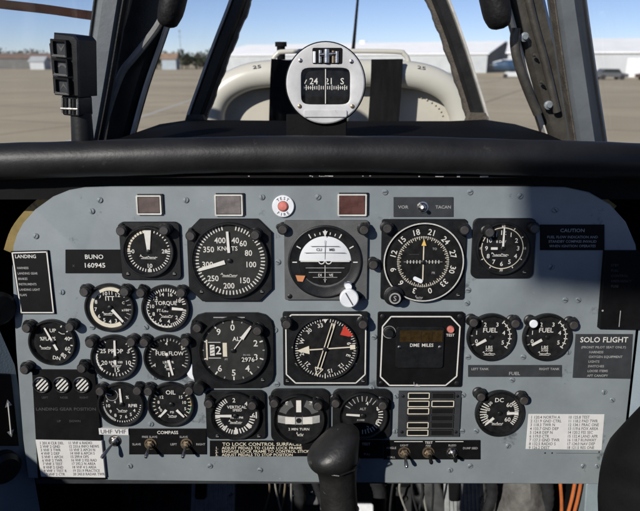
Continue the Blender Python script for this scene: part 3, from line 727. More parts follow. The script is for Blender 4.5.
# 3 attitude indicator
def attitude():
    px, py = 326, 260; k = kk(px, py); t = pthing('attitude_indicator', 'attitude indicator with white and black horizon ball', 'attitude indicator', px, py)
    c = MB(k); c.prism(rrect(-41, 41, -40, 40, 2), 0, 4, 'plate', .6); co_ = c.build('case', t)
    for sx, sy in ((-36, -36), (34, -36)):
        s = MB(k); s.lathe([(2.4, 3.9), (2.4, 4.6), (1.6, 5)], 'bezel', 12, (sx, sy), True); s.build('case_screw', co_)
    b = MB(k); q = (-1, -1); b.lathe([(36.5, 3.9), (36.5, 5.5), (35.5, 6.2), (34.5, 6.2), (33, 5.2), (27, 4.9), (25.6, 4.6)], 'bezel', 60, q); b.build('bezel', t)
    ba = MB(k)
    for s in (0, 1):
        n = 14; nr = 6; cx, cy = q; vs = []; fs = []
        for i in range(nr + 1):
            r = 26.5 * i / nr; zz = 4.2 + 2.8 * math.cos(i / nr * math.pi / 2)
            for j in range(n + 1):
                a = math.pi * j / n + (math.pi if s else 0); vs.append((cx + r * math.cos(a), cy + 1.2 + (r * math.sin(a)) * (25 / 26.5), zz))
        for i in range(nr):
            for j in range(n): fs.append((i * (n + 1) + j, i * (n + 1) + j + 1, (i + 1) * (n + 1) + j + 1, (i + 1) * (n + 1) + j))
        ba.add(vs, fs, 'dial' if s else 'skyball')
    bo = ba.build('horizon_ball', t)
    m = MB(k); z = 7.15; cx, cy = q
    for y, w in ((16, 14), (9.5, 20)): m.line(cx - w, cy + y, cx + w, cy + y, .5, z, 'ink')
    for y, w in ((-5.5, 19), (-10, 16), (-15, 12)): m.line(cx - w, cy + y, cx + w, cy + y, .55, z, 'dim')
    m.line(cx, cy + 3, cx, cy + 22, .5, z, 'ink'); m.line(cx, cy - 3, cx, cy - 20, .6, z, 'white')
    m.text('CLI', cx - 6, cy + 12.8, 2.7, z, 'ink'); m.text('MB', cx + 6.5, cy + 12.8, 2.7, z, 'ink'); m.text('DI', cx - 5, cy - 12.7, 2.6, z); m.text('VE', cx + 6, cy - 12.7, 2.6, z)
    m.ticks(.6, 1.9, -60, 60, 3, .5, z, 'dim', (cx, cy - 18)); m.build('ball_markings', bo, smooth=False, recalc=False)
    w = MB(k); z = 7.6
    w.box(cx - 24, cx - 6, cy + .7, cy + 1.7, z, z + .5, 'white'); w.box(cx + 6, cx + 24, cy + .7, cy + 1.7, z, z + .5, 'white')
    w.ring(2.2, 3.2, z + .3, 'white', 90, 270, (cx - 3.4, cy + 1.4)); w.ring(2.2, 3.2, z + .3, 'white', 90, 270, (cx + 3.4, cy + 1.4)); w.build('miniature_aircraft', t, smooth=False, recalc=False)
    tk = MB(k); tk.ticks(27.5, 32, -90, 90, 7, 1.1, 6.3, 'white', q); tk.add([(cx, cy + 25, 7.4), (cx + 2.4, cy + 31, 7.4), (cx - 2.4, cy + 31, 7.4)], [(0, 1, 2)], 'white')
    for a in (-10, 10, -20, 20): tk.ticks(27.5, 30, a, a, 1, .8, 6.3, 'white', q)
    tk.build('bank_marks', t, smooth=False, recalc=False)
    f = MB(k); f.prism([(-30, -14), (-28, -20), (-23, -20.5), (-20.5, -14.5)], 6.3, 6.8, 'orange'); f.build('warning_flag', t, smooth=False)
    g_ = MB(k); g_.disc(33.5, 8.4, 'coverglass', q, 48); g_.build('cover_glass', t, smooth=False)
    kb = MB(k); c2 = (22.5, -35); kb.lathe([(3, 4), (3, 11), (9, 11.5), (9.4, 13), (9.2, 17), (8.2, 18)], 'knobwhite', 24, c2, True); kb.line(c2[0] - 3.5, c2[1] + 6, c2[0] + 3.8, c2[1] - 6.5, 1.3, 18.08, 'ink'); kb.build('cage_knob', t)
    pp = MB(k); pp.tube([(22, -24.5, 5), (22, -24.5, 12)], [4.2, 3.2], 'knobwhite', 12); pp.tube([(18, -21, 9), (25, -22, 9)], 1.5, 'steel', 8); pp.build('pull_post', t)
attitude()
lamp(283, 229, 'black lamp at upper left of the attitude indicator'); lamp(363.5, 229, 'black lamp at upper right of the attitude indicator', base=.003); lamp(373, 264, 'black lamp between the attitude indicator and the course dial')

# 4 course deviation indicator
def mk(m, z):
    m.ring(24.6, 25.2, z, 'dim')
    for i in range(12):
        a = i * 30 - 15; x, y = pt(a, 30.2); m.text(str((18 + 3 * i) % 36), x, y, 5.6, z, rot=a)
    for i in range(72): m.ticks(23.2 if i % 2 else 22, 25.6, i * 5, i * 5, 1, .7, z, 'cream')
    for i in range(-5, 6):
        if i: m.line(i * 3.1, -1.6, i * 3.1, 1.6, .9, z, 'white')
    m.line(-19, 0, 19, 0, .45, z, 'dim'); m.text('TO', 11, 13, 2.2, z, 'dim'); m.text('FR', 10.5, -11, 2.2, z, 'dim'); m.line(-14, 7.5, -4, 7.5, .5, z, 'faint'); m.script(-3, -36.2, 7, z, 'dim')
def ex(t, k, zd):
    w = MB(k); w.ring(38.1, 39.3, 8.4, 'white', n=72); w.build('white_ring', t, smooth=False)
    a = MB(k); a.prism([(-2.4, 16.5), (2.4, 16.5), (.2, 22.5), (-.2, 22.5)], zd + 2, zd + 2.4, 'yellow'); a.build('course_arrow', t, smooth=False)
    p = MB(k); p.prism([(x * math.cos(-.45) - y * math.sin(-.45) - 5, x * math.sin(-.45) + y * math.cos(-.45) - 17.5) for x, y in rrect(-5, 5, -2, 2, 1.9)], zd + 2.4, zd + 3.2, 'knobwhite'); p.build('course_pill', t, smooth=False)
    o = MB(k); c = (-28.5, -33.5); o.lathe([(10, 3), (10, 8.2), (9.4, 8.6)], 'bezel', 30, c, True); o.lathe([(6.6, 8.5), (6.4, 17), (5.6, 18)], 'lamp', 18, c, True); o.ring(4.2, 5.6, 18.1, 'dim', c=c); o.text('S', c[0], c[1], 5, 18.12, 'dim'); o.build('course_knob', t)
gauge('course_indicator', 'square course dial ringed in white with yellow tipped upright needle', 422.3, 261, 39.8, mk, [(ndl(0, -20, 22, 1.1), 'cream')], case=rrect(-41, 42, -38.5, 42, 2.5), bez=1.8, caseh=3.5, cat='course indicator', screws=((36, -34),), extra=ex)
lamp(386.5, 227.5, 'black lamp at upper left of the white ringed course dial', base=.003); lamp(463.5, 229.5, 'black lamp between the course dial and the clock')

# 5 clock
def mk(m, z):
    m.ring(20.0, 20.8, z, 'cream', -70, 360 - 75)
    for i in range(1, 13): x, y = pt(i * 30, 15.6); m.text(str(i), x, y, 4.3, z)
    for i in range(12):
        if i % 3: m.ticks(21.3, 23.0, i * 30, i * 30, 1, .9, z)
    m.text('60', 0, 22, 2.4, z); m.text('15', 22, 0, 2.2, z); m.text('30', 0, -22, 2.4, z); m.text('45', -21.5, 0, 2.2, z); m.text('8 DAY', -1.5, 6.6, 2.4, z); m.script(-2, -6.5, 17, z)
gauge('panel_clock', 'black square clock with white twelve hour numerals and two hands', 501, 247.5, 26, mk, [(ndl(270, 5, 11.5, 2.4), 'white'), (ndl(1, -1, 20.5, 2.2, 1.2), 'white')], case=[(x + 1.7, y - .5) for x, y in rrect(-31, 31, -30, 30, 6)], bez=2.2, cat='clock', screws=((23.5, -24.5),))
lamp(487.5, 231.5, 'black knob like lamp at upper left inside the clock case', base=.003); lamp(533, 228, 'dark lamp at the clock upper right corner')

# 6 small round gauges
def mk(m, z):
    m.ring(16.8, 20.8, z, 'cream', 150, 390)
    m.ticks(16.8, 20.8, 40, 140, 8, .7, z, 'dim')
    nums(m, z + .1, (('2', 140), ('3', 161), ('4', 184), ('5', 207), ('6', 232), ('7', 262), ('8', 292), ('9', 319), ('10', 342), ('11', 5), ('12', 32)), 14.6, 3.7)
    m.text('ITT', 0, 9.0, 4.4, z); m.disc(5.5, z, 'dial'); m.text('C', 13, 4.5, 2.5, z); m.text('x100', 14.6, -2.8, 2.5, z); m.script(-3, -6.5, 10, z)
gauge('temperature_gauge', 'round turbine temperature gauge with broad cream arc marked ITT', 110.6, 307, 24.3, mk, [(ndl(140, 3, 19, 3, 2.2), 'white')])
lamp(86, 291, 'black lamp left of the ITT temperature gauge'); lamp(126, 291, 'black lamp right of the ITT temperature gauge')
def mk(m, z):
    m.ticks(16.5, 20.6, -80, 78, 22, 1.0, z); m.ring(18.6, 20.8, z, 'white', 165, 282); m.ticks(16.5, 20.6, 100, 165, 11, 1.0, z); m.ticks(17, 20.8, 165, 282, 12, .8, z)
    nums(m, z, (('2', 135), ('4', 172), ('6', 206), ('8', 243), ('10', 276), ('12', 313), ('14', 344), ('16', 18), ('18', 60)), 14.0, 3.6)
    m.text('TORQUE', 0, 4.8, 4.0, z, sx=.92); m.text('FT-LBS', -3.6, -2.8, 3.0, z, sx=.9); m.script(0, -8.5, 13, z)
gauge('torque_gauge', 'round gauge marked TORQUE with short white needle pointing right', 166.3, 307.5, 23.5, mk, [(ndl(95, 6, 17, 2.9, 2.2), 'white'), (ndl(95, 16, 20, 1.4, .5), 'white')])
lamp(142, 292, 'black lamp left of the TORQUE gauge'); lamp(182, 292, 'black lamp right of the TORQUE gauge')
def mk(m, z):
    m.ticks(17, 20, 30, 150, 6, 1.1, z); m.text('%FLAPS', -5, 3.2, 3.6, z, sx=.9); m.text('40', 14, 3.2, 3.8, z); m.text('60', 13.5, -7, 3.8, z); m.text('80', 9, -13.8, 3.8, z, rot=35); m.text('DN', 2, -16.5, 3.6, z, rot=10)
    m.text('UP', .5, 11.5, 3.6, z); m.line(6, 10, 9, 8, .6, z, 'white'); m.line(9, 8, 12, 8, .6, z, 'white'); m.script(-8, -6, 11, z)
gauge('flap_gauge', 'round gauge marked FLAPS above the striped wheel indicators', 53.6, 341.5, 23, mk, [(ndl(335, -9, 16, 2.4, 1.6), 'white')])
lamp(28.5, 327, 'black lamp left of the FLAPS gauge'); lamp(71.5, 326, 'black lamp right of the FLAPS gauge')
def mk(m, z):
    m.ticks(15.5, 19.5, 60, 300, 5, 1.0, z); m.ticks(17, 19.5, 40, 330, 30, .8, z); m.ring(17.6, 19.8, z, 'white', 225, 282)
    m.text('PROP', .5, 6.3, 4.2, z); m.text('25', -11.5, 6.5, 4.2, z); m.text('20', -11, -5.5, 4.2, z); m.text('10', 12, -5.5, 4.2, z); m.text('5', 13.2, 6.0, 4.0, z, rot=20); m.text('15', .5, -12.8, 4.2, z); m.text('RPMx100', 0, -5, 2.4, z); m.script(0, -8.4, 10, z)
gauge('propeller_gauge', 'round gauge marked PROP with white needle pointing straight up', 115.7, 357, 23.2, mk, [(ndl(2, -7, 17.5, 2.5, 1.8), 'white')])
lamp(91.5, 342, 'black lamp left of the PROP gauge'); lamp(132.5, 341, 'black lamp right of the PROP gauge')
def mk(m, z):
    m.ticks(17, 20, -120, 120, 25, .8, z, 'dim'); m.ticks(15.5, 20, -120, 180, 6, 1.1, z)
    m.text('FUEL', -6.5, 4.0, 4.0, z, sx=.9); m.text('FLOW', 8, 4.0, 4.0, z, sx=.9); m.text('2', -12, 7.5, 3, z, rot=-60); m.text('1', -13, -8, 3.4, z); m.text('4', -1, 14, 3.4, z); m.text('5', 14, 9.5, 3, z, 'cream'); m.text('LBS/HR', 0, -5, 2.4, z); m.text('X100', 0, -8.3, 2.4, z); m.script(1, -11.5, 9, z)
gauge('fuel_flow_gauge', 'round gauge marked FUEL FLOW with needle pointing down', 168.3, 357, 23.2, mk, [(ndl(167, -5, 18.5, 2.5, 1.8), 'white')])
lamp(145.5, 341.5, 'black lamp left of the FUEL FLOW gauge'); lamp(186, 341, 'black lamp right of the FUEL FLOW gauge')
def mk(m, z):
    m.ticks(17.5, 19.8, 95, 275, 26, .7, z); m.ring(16.9, 19.8, z, 'dim', 205, 262)
    nums(m, z, (('3', 97), ('4', 120), ('5', 143), ('6', 165), ('7', 187), ('8', 210), ('9', 235), ('10', 262)), 13.6, 3.2)
    m.text('%', 5.8, 6.8, 3, z); m.text('RPM', 10.5, -1.8, 3.2, z); c = (-9, 9); m.ring(5.4, 5.9, z, 'dim', c=c); nums2 = (('2', 90), ('4', 160), ('6', 220), ('8', 300), ('0', 0))
    for s, a in nums2: x, y = pt(a, 7.6); m.text(s, x + c[0], y + c[1], 2.5, z)
    m.line(c[0], c[1], c[0] - 6, c[1] + 2, 1.0, z + .3, 'white'); m.script(0, -7, 10, z)
gauge('turbine_speed_gauge', 'round percent RPM gauge with small inset subdial', 122, 403.5, 22.4, mk, [(ndl(358, -1, 16, 2.3, 1.7), 'white')])
lamp(101.5, 390, 'black lamp left of the percent RPM gauge'); lamp(138.5, 389.5, 'black lamp right of the percent RPM gauge')
def mk(m, z):
    m.text('OIL', -.5, 11.8, 4.2, z); m.ticks(16, 19.3, 225, 312, 8, .8, z, 'cream'); m.ticks(16, 19.3, 48, 132, 8, .8, z, 'cream'); m.ring(18.6, 19.6, z, 'green', 245, 290); m.ring(18.6, 19.6, z, 'green', 100, 118); m.ring(18.6, 19.6, z, 'yellow', 70, 95)
    for s, x, y in (('0', -10.5, -6.5), ('4', -12, -4), ('8', -12.5, 1.8), ('12', -9.5, 7), ('15', 9, 7), ('10', 12, 1.5), ('5', 13, -5)): m.text(s, x, y, 3.0, z)
    m.disc(5.8, z, 'dial'); m.text('PSI', 0, -8.6, 2.2, z); m.script(0, -12.5, 9, z)
gauge('oil_gauge', 'round gauge marked OIL with two short needles', 171.8, 403.5, 22.6, mk, [(ndl(222, 7.5, 17.5, 2.6, 1.5), 'white'), (ndl(137, 7.5, 17.5, 2.6, 1.5), 'white')])
lamp(149.5, 390, 'black lamp left of the OIL gauge'); lamp(190, 389.5, 'black lamp right of the OIL gauge')
def mkfuel(m, z):
    m.ring(18.2, 19.0, z, 'white', 38, 125); m.ticks(17, 20.4, 38, 125, 7, 1.0, z)
    for s, x, y in (('0', -13.8, -4.5), ('1', -14, 4.2), ('2', -6, 12.4), ('3', 5.8, 12.4), ('4', 12.5, 4), ('5', 12, -5.8)): m.text(s, x, y, 4.0, z)
    m.ticks(17.5, 20.5, 245, 330, 4, .9, z, 'dim'); m.text('FUEL', -1, 6.8, 4.6, z); m.text('LBS', -1, -10.8, 3.2, z); m.text('X100', -1, -14, 2.2, z); m.script(-1, -17.4, 12, z)
gauge('fuel_gauge', 'left of the twin FUEL gauges, under the clock, pale scuffed rim', 490.5, 336.5, 23.8, mkfuel, [(ndl(240, 5.5, 16.5, 2.8, 2.2), 'white')])
gauge('fuel_gauge', 'right of the twin FUEL gauges, beside the SOLO FLIGHT placard', 546.2, 336.5, 23.8, mkfuel, [(ndl(240, 5.5, 16.5, 2.8, 2.2), 'white')])
lamp(472.5, 321.5, 'black lamp left of the left FUEL gauge'); lamp(514, 322.5, 'black lamp right of the left FUEL gauge'); lamp_white(532, 322.5, 'pale capped lamp left of the right FUEL gauge'); lamp(572, 324, 'black lamp right of the right FUEL gauge')
def mk(m, z):
    m.text('DC', -.5, 13.2, 4.2, z); m.ticks(12, 18.5, 225, 302, 9, 1.0, z); m.text('30', -9, 9.5, 3, z, rot=-50); m.text('20', -11, 3.5, 3, z); m.text('10', -12.5, -3.5, 3, z)
    m.ticks(15, 19, 50, 130, 13, 1.0, z); m.text('60', 9.5, 8.2, 4.2, z); m.text('60', 8.5, -6.8, 4.2, z); m.text('0', 9, .8, 2.8, z); m.script(-1.5, -11, 12, z)
gauge('ammeter_gauge', 'round gauge marked DC above the right white paper note', 498.8, 412.5, 23.4, mk, [(ndl(228, 7, 17, 2.6, 1.8), 'white'), (ndl(88, 7, 18, 2.8, 2.2), 'white')])
lamp(480, 395.5, 'black lamp left of the DC gauge'); lamp(522.5, 399, 'black lamp right of the DC gauge')

# 7 altimeter
def mk(m, z):
    for i in range(10):
        m.ticks(27, 32, i * 36, i * 36, 1, 1.3, z)
        m.ticks(28.5, 31.5, i * 36 + 18, i * 36 + 18, 1, 1.0, z, 'dim')
        if i in (0, 2, 3, 4, 5, 6, 9): x, y = pt(i * 36, 23); m.text(str(i), x, y, 6.2, z)
    m.text('ALT', 5, 11.5, 4.2, z); m.line(-25.5, -10, -25.5, 10.5, 1.4, z, 'cream'); m.line(-24, 8, -12, 8, .6, z, 'white'); m.line(-24, -8, -12, -8, .6, z, 'white')
    m.flat(rrect(-24, -11, -6.5, 6.5, .5), z, 'dial'); m.flat([(-22.5, -5.5), (-18, -5.5), (-18, 5.5), (-22.5, 5.5)], z + .1, 'white'); m.text('2', -14.2, 0, 8, z + .1)
    for i in range(3): m.line(-22, -3.5 + 3.2 * i, -18.4, -2.2 + 3.2 * i, .8, z + .2, 'ink')
    m.flat([(-10, -6.5), (-6, -6.5), (-6, 7.5), (-10, 7.5)], z + .1, 'cream'); m.text('FT', -7, -9.5, 2, z, 'dim')
    m.flat(rrect(7, 22, -12.5, -6.5, .5), z, 'dial'); m.text('2976', 14.2, -9.5, 4.4, z + .1); m.text('IN HG', 13, -4.8, 1.7, z, 'dim')
cs = [(x - .5, y - 1.5) for x, y in rrect(-40.5, 40, -38.5, 38.5, 15, 3)]
def ex(t, k, zd):
    o = MB(k); c = (-33.5, -37); o.lathe([(7, 0), (7, 4)], 'bezel', 20, c, True); o.lathe([(6, 4), (5.8, 11), (5, 12)], 'lamp', 18, c, True); o.build('setting_knob', t)
    s = MB(k); s.box(-18, 12, 32.5, 33.4, 4, 4.5, 'dim'); s.build('scale_bar', t)
    d = MB(k); d.lathe([(9, .2), (9, 2.6), (8, 3)], 'knobwhite', 30, (-37.5, -22.5), True); d.build('white_button', t)
gauge('altimeter', 'altimeter dial marked ALT with counter window reading 2976', 233.8, 348.7, 33.8, mk, [(ndl(36, -2, 17, .9), 'white'), (ndl(36, 15, 29, 3.6, 2.0), 'white')], case=cs, caseh=3.5, dialm='dialgrey', cat='altimeter', screws=((28, -31),), extra=ex)
lamp(198, 327, 'black lamp at upper left of the altimeter'); lamp(258, 329, 'black lamp at upper right of the altimeter', base=.003)

# 8 radio magnetic indicator
def mk(m, z):
    for i in range(72): m.ticks(26.5 if i % 2 == 0 else 27.6, 29.8, i * 5, i * 5, 1, .7, z)
    for i, s in enumerate(('N', '3', '6', 'E', '12', '15', 'S', '21', '24', 'W', '30', '33')):
        a = i * 30 + 18; x, y = pt(a, 23.6); m.text(s, x, y, 4.0, z, rot=a)
    m.prism([pt(38, 29.8), pt(65, 29.8), pt(62, 25.5), pt(46, 20)][::-1], z + .1, z + .3, 'red')
    for sx in (-1, 1): m.disc(1.1, z, 'white', (sx * 31.2, 1), 10)
def ex(t, k, zd):
    f = MB(k); P = oct_(-38, 39, -36, 33.5, 9); P = [(-38, 28), (-38, -27), (-29, -36), (30, -36), (39, -27), (39, 28), (33.5, 33.5), (-32.5, 33.5)]
    for i in range(8):
        a = P[i]; b = P[(i + 1) % 8]; f.line(a[0], a[1], b[0], b[1], 1.2, 4.15, 'white')
    f.build('border_line', t, smooth=False, recalc=False)
    m = MB(k)
    for x, y, r_, s in ((-27, -17, 45, 'ADF'), (-19, -25, 45, 'VOR'), (28, -17, -45, 'VOR'), (19, -25, -45, 'TAC')): m.text(s, x, y, 2.0, 4.2, 'dim', rot=r_)
    m.line(0, -30, 0, -25, .9, zd + 2, 'white'); m.prism([(-2.2, 30), (2.2, 30), (0, 26)][::-1], zd + 2, zd + 2.3, 'white'); m.build('legend', t, smooth=False, recalc=False)
    # single needle (arrow left), double needle (arrow down)
    n1 = MB(k); z = zd + 1.2
    a = 266; n1.prism(ndl(a, -28, 28, 1.1), z, z + .4, 'cream'); n1.prism([pt(a, 28), *[pt(a + s, 16) for s in (-15, 15)]][::-1], z + .4, z + .7, 'cream'); n1.prism(ndl(a, -29, -24, 4.5), z + .4, z + .7, 'cream'); n1.build('single_needle', t, smooth=False)
    n2 = MB(k); z = zd + 2.2; a = 197
    for s in (-1, 1):
        q = R(90 - a); ox, oy = -math.sin(q) * s * 1.5, math.cos(q) * s * 1.5
        n2.prism([(x + ox, y + oy) for x, y in ndl(a, -27, 22, .9)], z, z + .4, 'cream')
    T = [pt(a, 28), pt(a + 11, 20.5), pt(a - 11, 20.5)]
    for i in range(3): n2.line(*T[i], *T[(i + 1) % 3], .9, z + .5, 'cream')
    n2.line(*pt(a + 180, 27), *pt(a + 183, 22), .9, z + .5, 'cream'); n2.build('double_needle', t, smooth=False)
    h = MB(k); h.lathe([(2.4, zd + .4), (2.4, zd + 3), (1.4, zd + 3.4)], 'bezel', 16, cap=True); h.build('needle_hub', t)
gauge('radio_compass_indicator', 'square compass dial with red flag and crossed cream needles', 325.2, 346.7, 31.8, mk, (), case=[(x, y) for x, y in rrect(-41, 41.5, -39, 36, 2)], caseh=4, bez=1.4, bh=4, cat='compass dial', screws=((-37, -34), (37, -34)), extra=ex)
lamp(287, 322.5, 'black lamp at upper left of the red flag compass dial', base=.003); lamp(362.5, 322.5, 'black lamp at upper right of the red flag compass dial', base=.003)

# 9 distance readout
def dme():
    px, py = 419.5, 349; k = kk(px, py); t = pthing('distance_readout', 'square black distance readout framed by a white eight sided line', 'distance readout', px, py)
    c = MB(k); c.prism(rrect(-41.5, 41.5, -38, 38, 2), 0, 4, 'placard', .6); co_ = c.build('case', t)
    for sx, sy in ((-37, 34), (37, 34), (-37, -34), (37, -34)):
        s = MB(k); s.lathe([(2.6, 3.9), (2.6, 4.6), (1.8, 5)], 'bezel', 12, (sx, sy), True); s.build('case_screw', co_)
    f = MB(k); P = [(-29, 34), (28, 34), (37.5, 24), (36.5, -26.5), (26, -36), (-29, -36), (-38, -27), (-37, 24)]
    for i in range(8): a = P[i]; b = P[(i + 1) % 8]; f.line(a[0], a[1], b[0], b[1], 1.3, 4.15, 'white')
    f.build('border_line', t, smooth=False, recalc=False)
    u = MB(k); u.prism(rrect(-24, 22.5, -17.5, 24.5, 3), 4, 6.5, 'bezel', .7); u.build('display_unit', t)
    d = MB(k); d.prism(rrect(-20.5, 21, 9.5, 21, .8), 6.5, 6.9, 'amber')
    for i in range(4): d.line(-20 + 10.2 * (i + .5) + 5, 10, -20 + 10.2 * (i + .5) + 5, 20.6, .4, 6.95, 'dial')
    d.build('display_window', t, smooth=False)
    m = MB(k); m.text('DME', -6, 6.2, 3.2, 6.65); m.text('MILES', 6.5, 6.2, 3.2, 6.65); m.text('TEST', 28.5, 15.5, 2.6, 4.2); m.script(-2, -35.4, 7, 4.3, 'dim'); m.build('legend', t, smooth=False, recalc=False)
    b = MB(k); b.lathe([(3.6, 4), (3.4, 6.5), (2.6, 7.4)], 'pink', 16, (28.5, 21.5), True); b.build('test_button', t)
    b = MB(k); b.lathe([(5.6, 4), (5.4, 5.2), (4, 5.6), (3.6, 9)], 'bezel', 20, (-30.5, 18.5), True); b.lathe([(5.8, 4.05), (6.3, 4.1)], 'dim', 20, (-30.5, 18.5)); b.build('dimmer_knob', t)
    for sx, sy in ((-20.5, 4), (18.5, 4)):
        s = MB(k); s.lathe([(1.8, 6.4), (1.8, 7), (1.1, 7.3)], 'steel', 10, (sx, sy), True); s.build('unit_screw', t)
dme()

# 10 lower row
def mk(m, z):
    m.ticks(14, 19, 95, 175, 9, 1.2, z); m.ticks(15, 19.5, 185, 262, 11, 1.0, z); m.ticks(13.5, 19.5, 218, 218, 1, 1.6, z); m.ticks(15, 19.5, 278, 330, 8, 1.0, z); m.ticks(12.5, 19.5, 180, 180, 1, 1.6, z); m.ticks(14, 19.5, 130, 130, 1, 1.6, z)
    m.text('VERTICAL', 1.5, 8.6, 2.9, z); m.text('SPEED', 2, 5.4, 2.3, z); m.text('1000 FPM', 1, -2.2, 2.2, z); m.text('2', -1, 15.6, 4.2, z); m.text('4', 10.5, 12, 4, z); m.text('6', 17.2, .3, 4.4, z); m.line(20, -3, 20, 3.6, 1.1, z, 'white'); m.text('1', -12, 11, 3.4, z); m.text('1', -12, -10.5, 3.4, z); m.script(0, -7, 13, z)
gauge('vertical_speed_indicator', 'dial marked VERTICAL SPEED with needle pointing left below the altimeter', 236, 413.5, 24, mk, [(ndl(270, 3.5, 19, 2.6, 2.2), 'white')], case=rrect(-28.5, 29, -25.5, 24.5, 5), caseh=3.5, bez=2.6, cat='vertical speed dial', screws=((-18, -22), (22, -22)))
lamp(209.5, 402.5, 'black lamp at upper left of the VERTICAL SPEED dial'); lamp(253, 403, 'black lamp at upper right of the VERTICAL SPEED dial', base=.003)
def mk(m, z):
    m.prism([(-2.4, 7), (2.4, 7), (2.4, 19), (-2.4, 19)], z + .8, z + 1.2, 'white')
    for s in (-1, 1): m.flat([(s * 11 - 1.8, 14), (s * 11 + 1.8, 13.2), (s * 11 + 1.6, 17.4), (s * 11 - 1.6, 17.6)], z, 'white')
    m.ring(13, 20, z, 'plate', 290, 338); m.ring(13, 20, z, 'plate', 22, 70)
    m.ring(6, 9.5, z + .1, 'dial', 280, 440, (0, -1))
    n = 12; vs = []
    for i in range(n + 1):
        x = -20 + 40 * i / n; s = (x / 20) ** 2 * 2.2; vs += [(x, -6.2 + s, z + .2), (x, 1.4 + s, z + .2)]
    m.add(vs, [(2 * i, 2 * i + 2, 2 * i + 3, 2 * i + 1) for i in range(n)], 'dim')
    for a, b in ((-13, -3.6), (3.6, 13)): m.flat([(a, -5.6), (b, -5.6), (b, 1.6), (a, 1.6)], z + .35, 'white')
    m.line(-3.4, -7, -3.4, 3, .6, z + .4, 'ink'); m.line(3.4, -7, 3.4, 3, .6, z + .4, 'ink'); m.disc(2.6, z + .42, 'dial', (0, -2)); m.text('2 MIN TURN', 0, -11, 2.5, z); m.script(1, -16.5, 7, z)
gauge('turn_indicator', 'turn and slip dial with white block pointer and ball tube', 299, 416.5, 25, mk, (), case=rrect(-27, 29.5, -25, 29, 7), caseh=3.5, bez=2.2, cat='turn indicator')
lamp(274.5, 402, 'black lamp at upper left of the turn dial'); lamp(318, 403.5, 'black lamp at upper right of the turn dial', base=.003)
def mk(m, z):
    m.ticks(15, 19.5, 60, 180, 14, 1.0, z); m.ticks(14, 19.5, -60, 40, 8, .8, z, 'dim'); m.text('4', 4, 12, 3.6, z); m.text('6', 14.2, 6.5, 3.8, z); m.text('8', 14, -6.5, 3.8, z, rot=20); m.text('ALT', 0, 6.4, 2.4, z, 'dim'); m.text('X1000', -2, -5, 1.9, z, 'dim'); m.text('2', 5, -13, 3.6, z)
gauge('cabin_gauge', 'dark dial half hidden behind the control stick grip', 362.5, 413.2, 23.6, mk, [(ndl(274, 3, 16, 2.2, 1.8), 'white')], case=rrect(-29, 27.5, -25.5, 25.5, 7), caseh=3.5, bez=2.4)
lamp(335.5, 402, 'black lamp at upper left of the dial behind the stick'); lamp(382, 403, 'black lamp at upper right of the dial behind the stick', base=.003)

# ------------------------------------------------------------------ warning lights, fire test
def wlight(px, py, w, h, lens, label, brown):
    k = kk(px, py); t = pthing('warning_light', label, 'warning light', px, py, group='square warning lights along the panel top')
    f = MB(k); n = 4
    o = rrect(-w / 2, w / 2, -h / 2, h / 2, .8, 1); i_ = rrect(-w / 2 + 1.5, w / 2 - 1.5, -h / 2 + 1.5, h / 2 - 1.5, .3, 1); n = len(o)
    f.add([(x, y, 0) for x, y in o] + [(x, y, 3) for x, y in o] + [(x, y, 3) for x, y in i_] + [(x, y, .8) for x, y in i_],
          [(q * n + j, q * n + (j + 1) % n, (q + 1) * n + (j + 1) % n, (q + 1) * n + j) for q in range(3) for j in range(n)], 'edge'); f.build('frame', t, smooth=False)
    s = MB(k); s.box(w / 2 - .2, w / 2 + 1.6, -h / 2 + 1, h / 2 + 1.2, 0, 2.2, 'bezel'); s.box(-w / 2 + 1.5, w / 2 + 1.6, h / 2 - .1, h / 2 + 1.2, 0, 2.2, 'bezel'); s.build('side_strip', t, smooth=False)  # black strip along only the top and right of the frame
    l = MB(k); l.prism(rrect(-w / 2 + 1.9, w / 2 - 1.9, -h / 2 + 1.9, h / 2 - 1.9, .6, 2), .2, 2.6, lens, .5); l.build('lens', t)
wlight(149.5, 204.8, 25, 19.5, 'lens', 'brown lens warning light above the white wedge pointer dial', 1)
wlight(229, 205, 28, 21.5, 'lensgrey', 'greyish lens warning light above the airspeed dial', 0)
wlight(352, 204.8, 29, 22, 'lensred', 'red brown lens warning light above the attitude indicator', 2)
def firetest():
    k = kk(283, 206); t = pthing('fire_test_light', 'round white rimmed light with pink centre and TEST lettering', 'warning light', 283.3, 206)
    b = MB(k); b.lathe([(11, 0), (11, 2.4), (10.4, 3), (5.4, 3.2), (5.2, 2)], 'knobwhite', 36); b.build('rim', t)
    c = MB(k); c.lathe([(5.2, 1), (5.0, 4.2), (3.6, 5.6), (.01, 6)], 'pink', 20); c.build('lens', t)
    m = MB(k)
    for s, a in (('T', -38), ('E', -15), ('S', 10), ('T', 34)): x, y = pt(a, 8); m.text(s, x, y, 2.9, 3.4, 'ink', rot=a)
    for i, s in enumerate('FIRE'): a = 217 - i * 24; x, y = pt(a, 8); m.text(s, x, y, 2.9, 3.4, 'ink', rot=a + 180)
    m.build('lettering', t, smooth=False, recalc=False)
firetest()

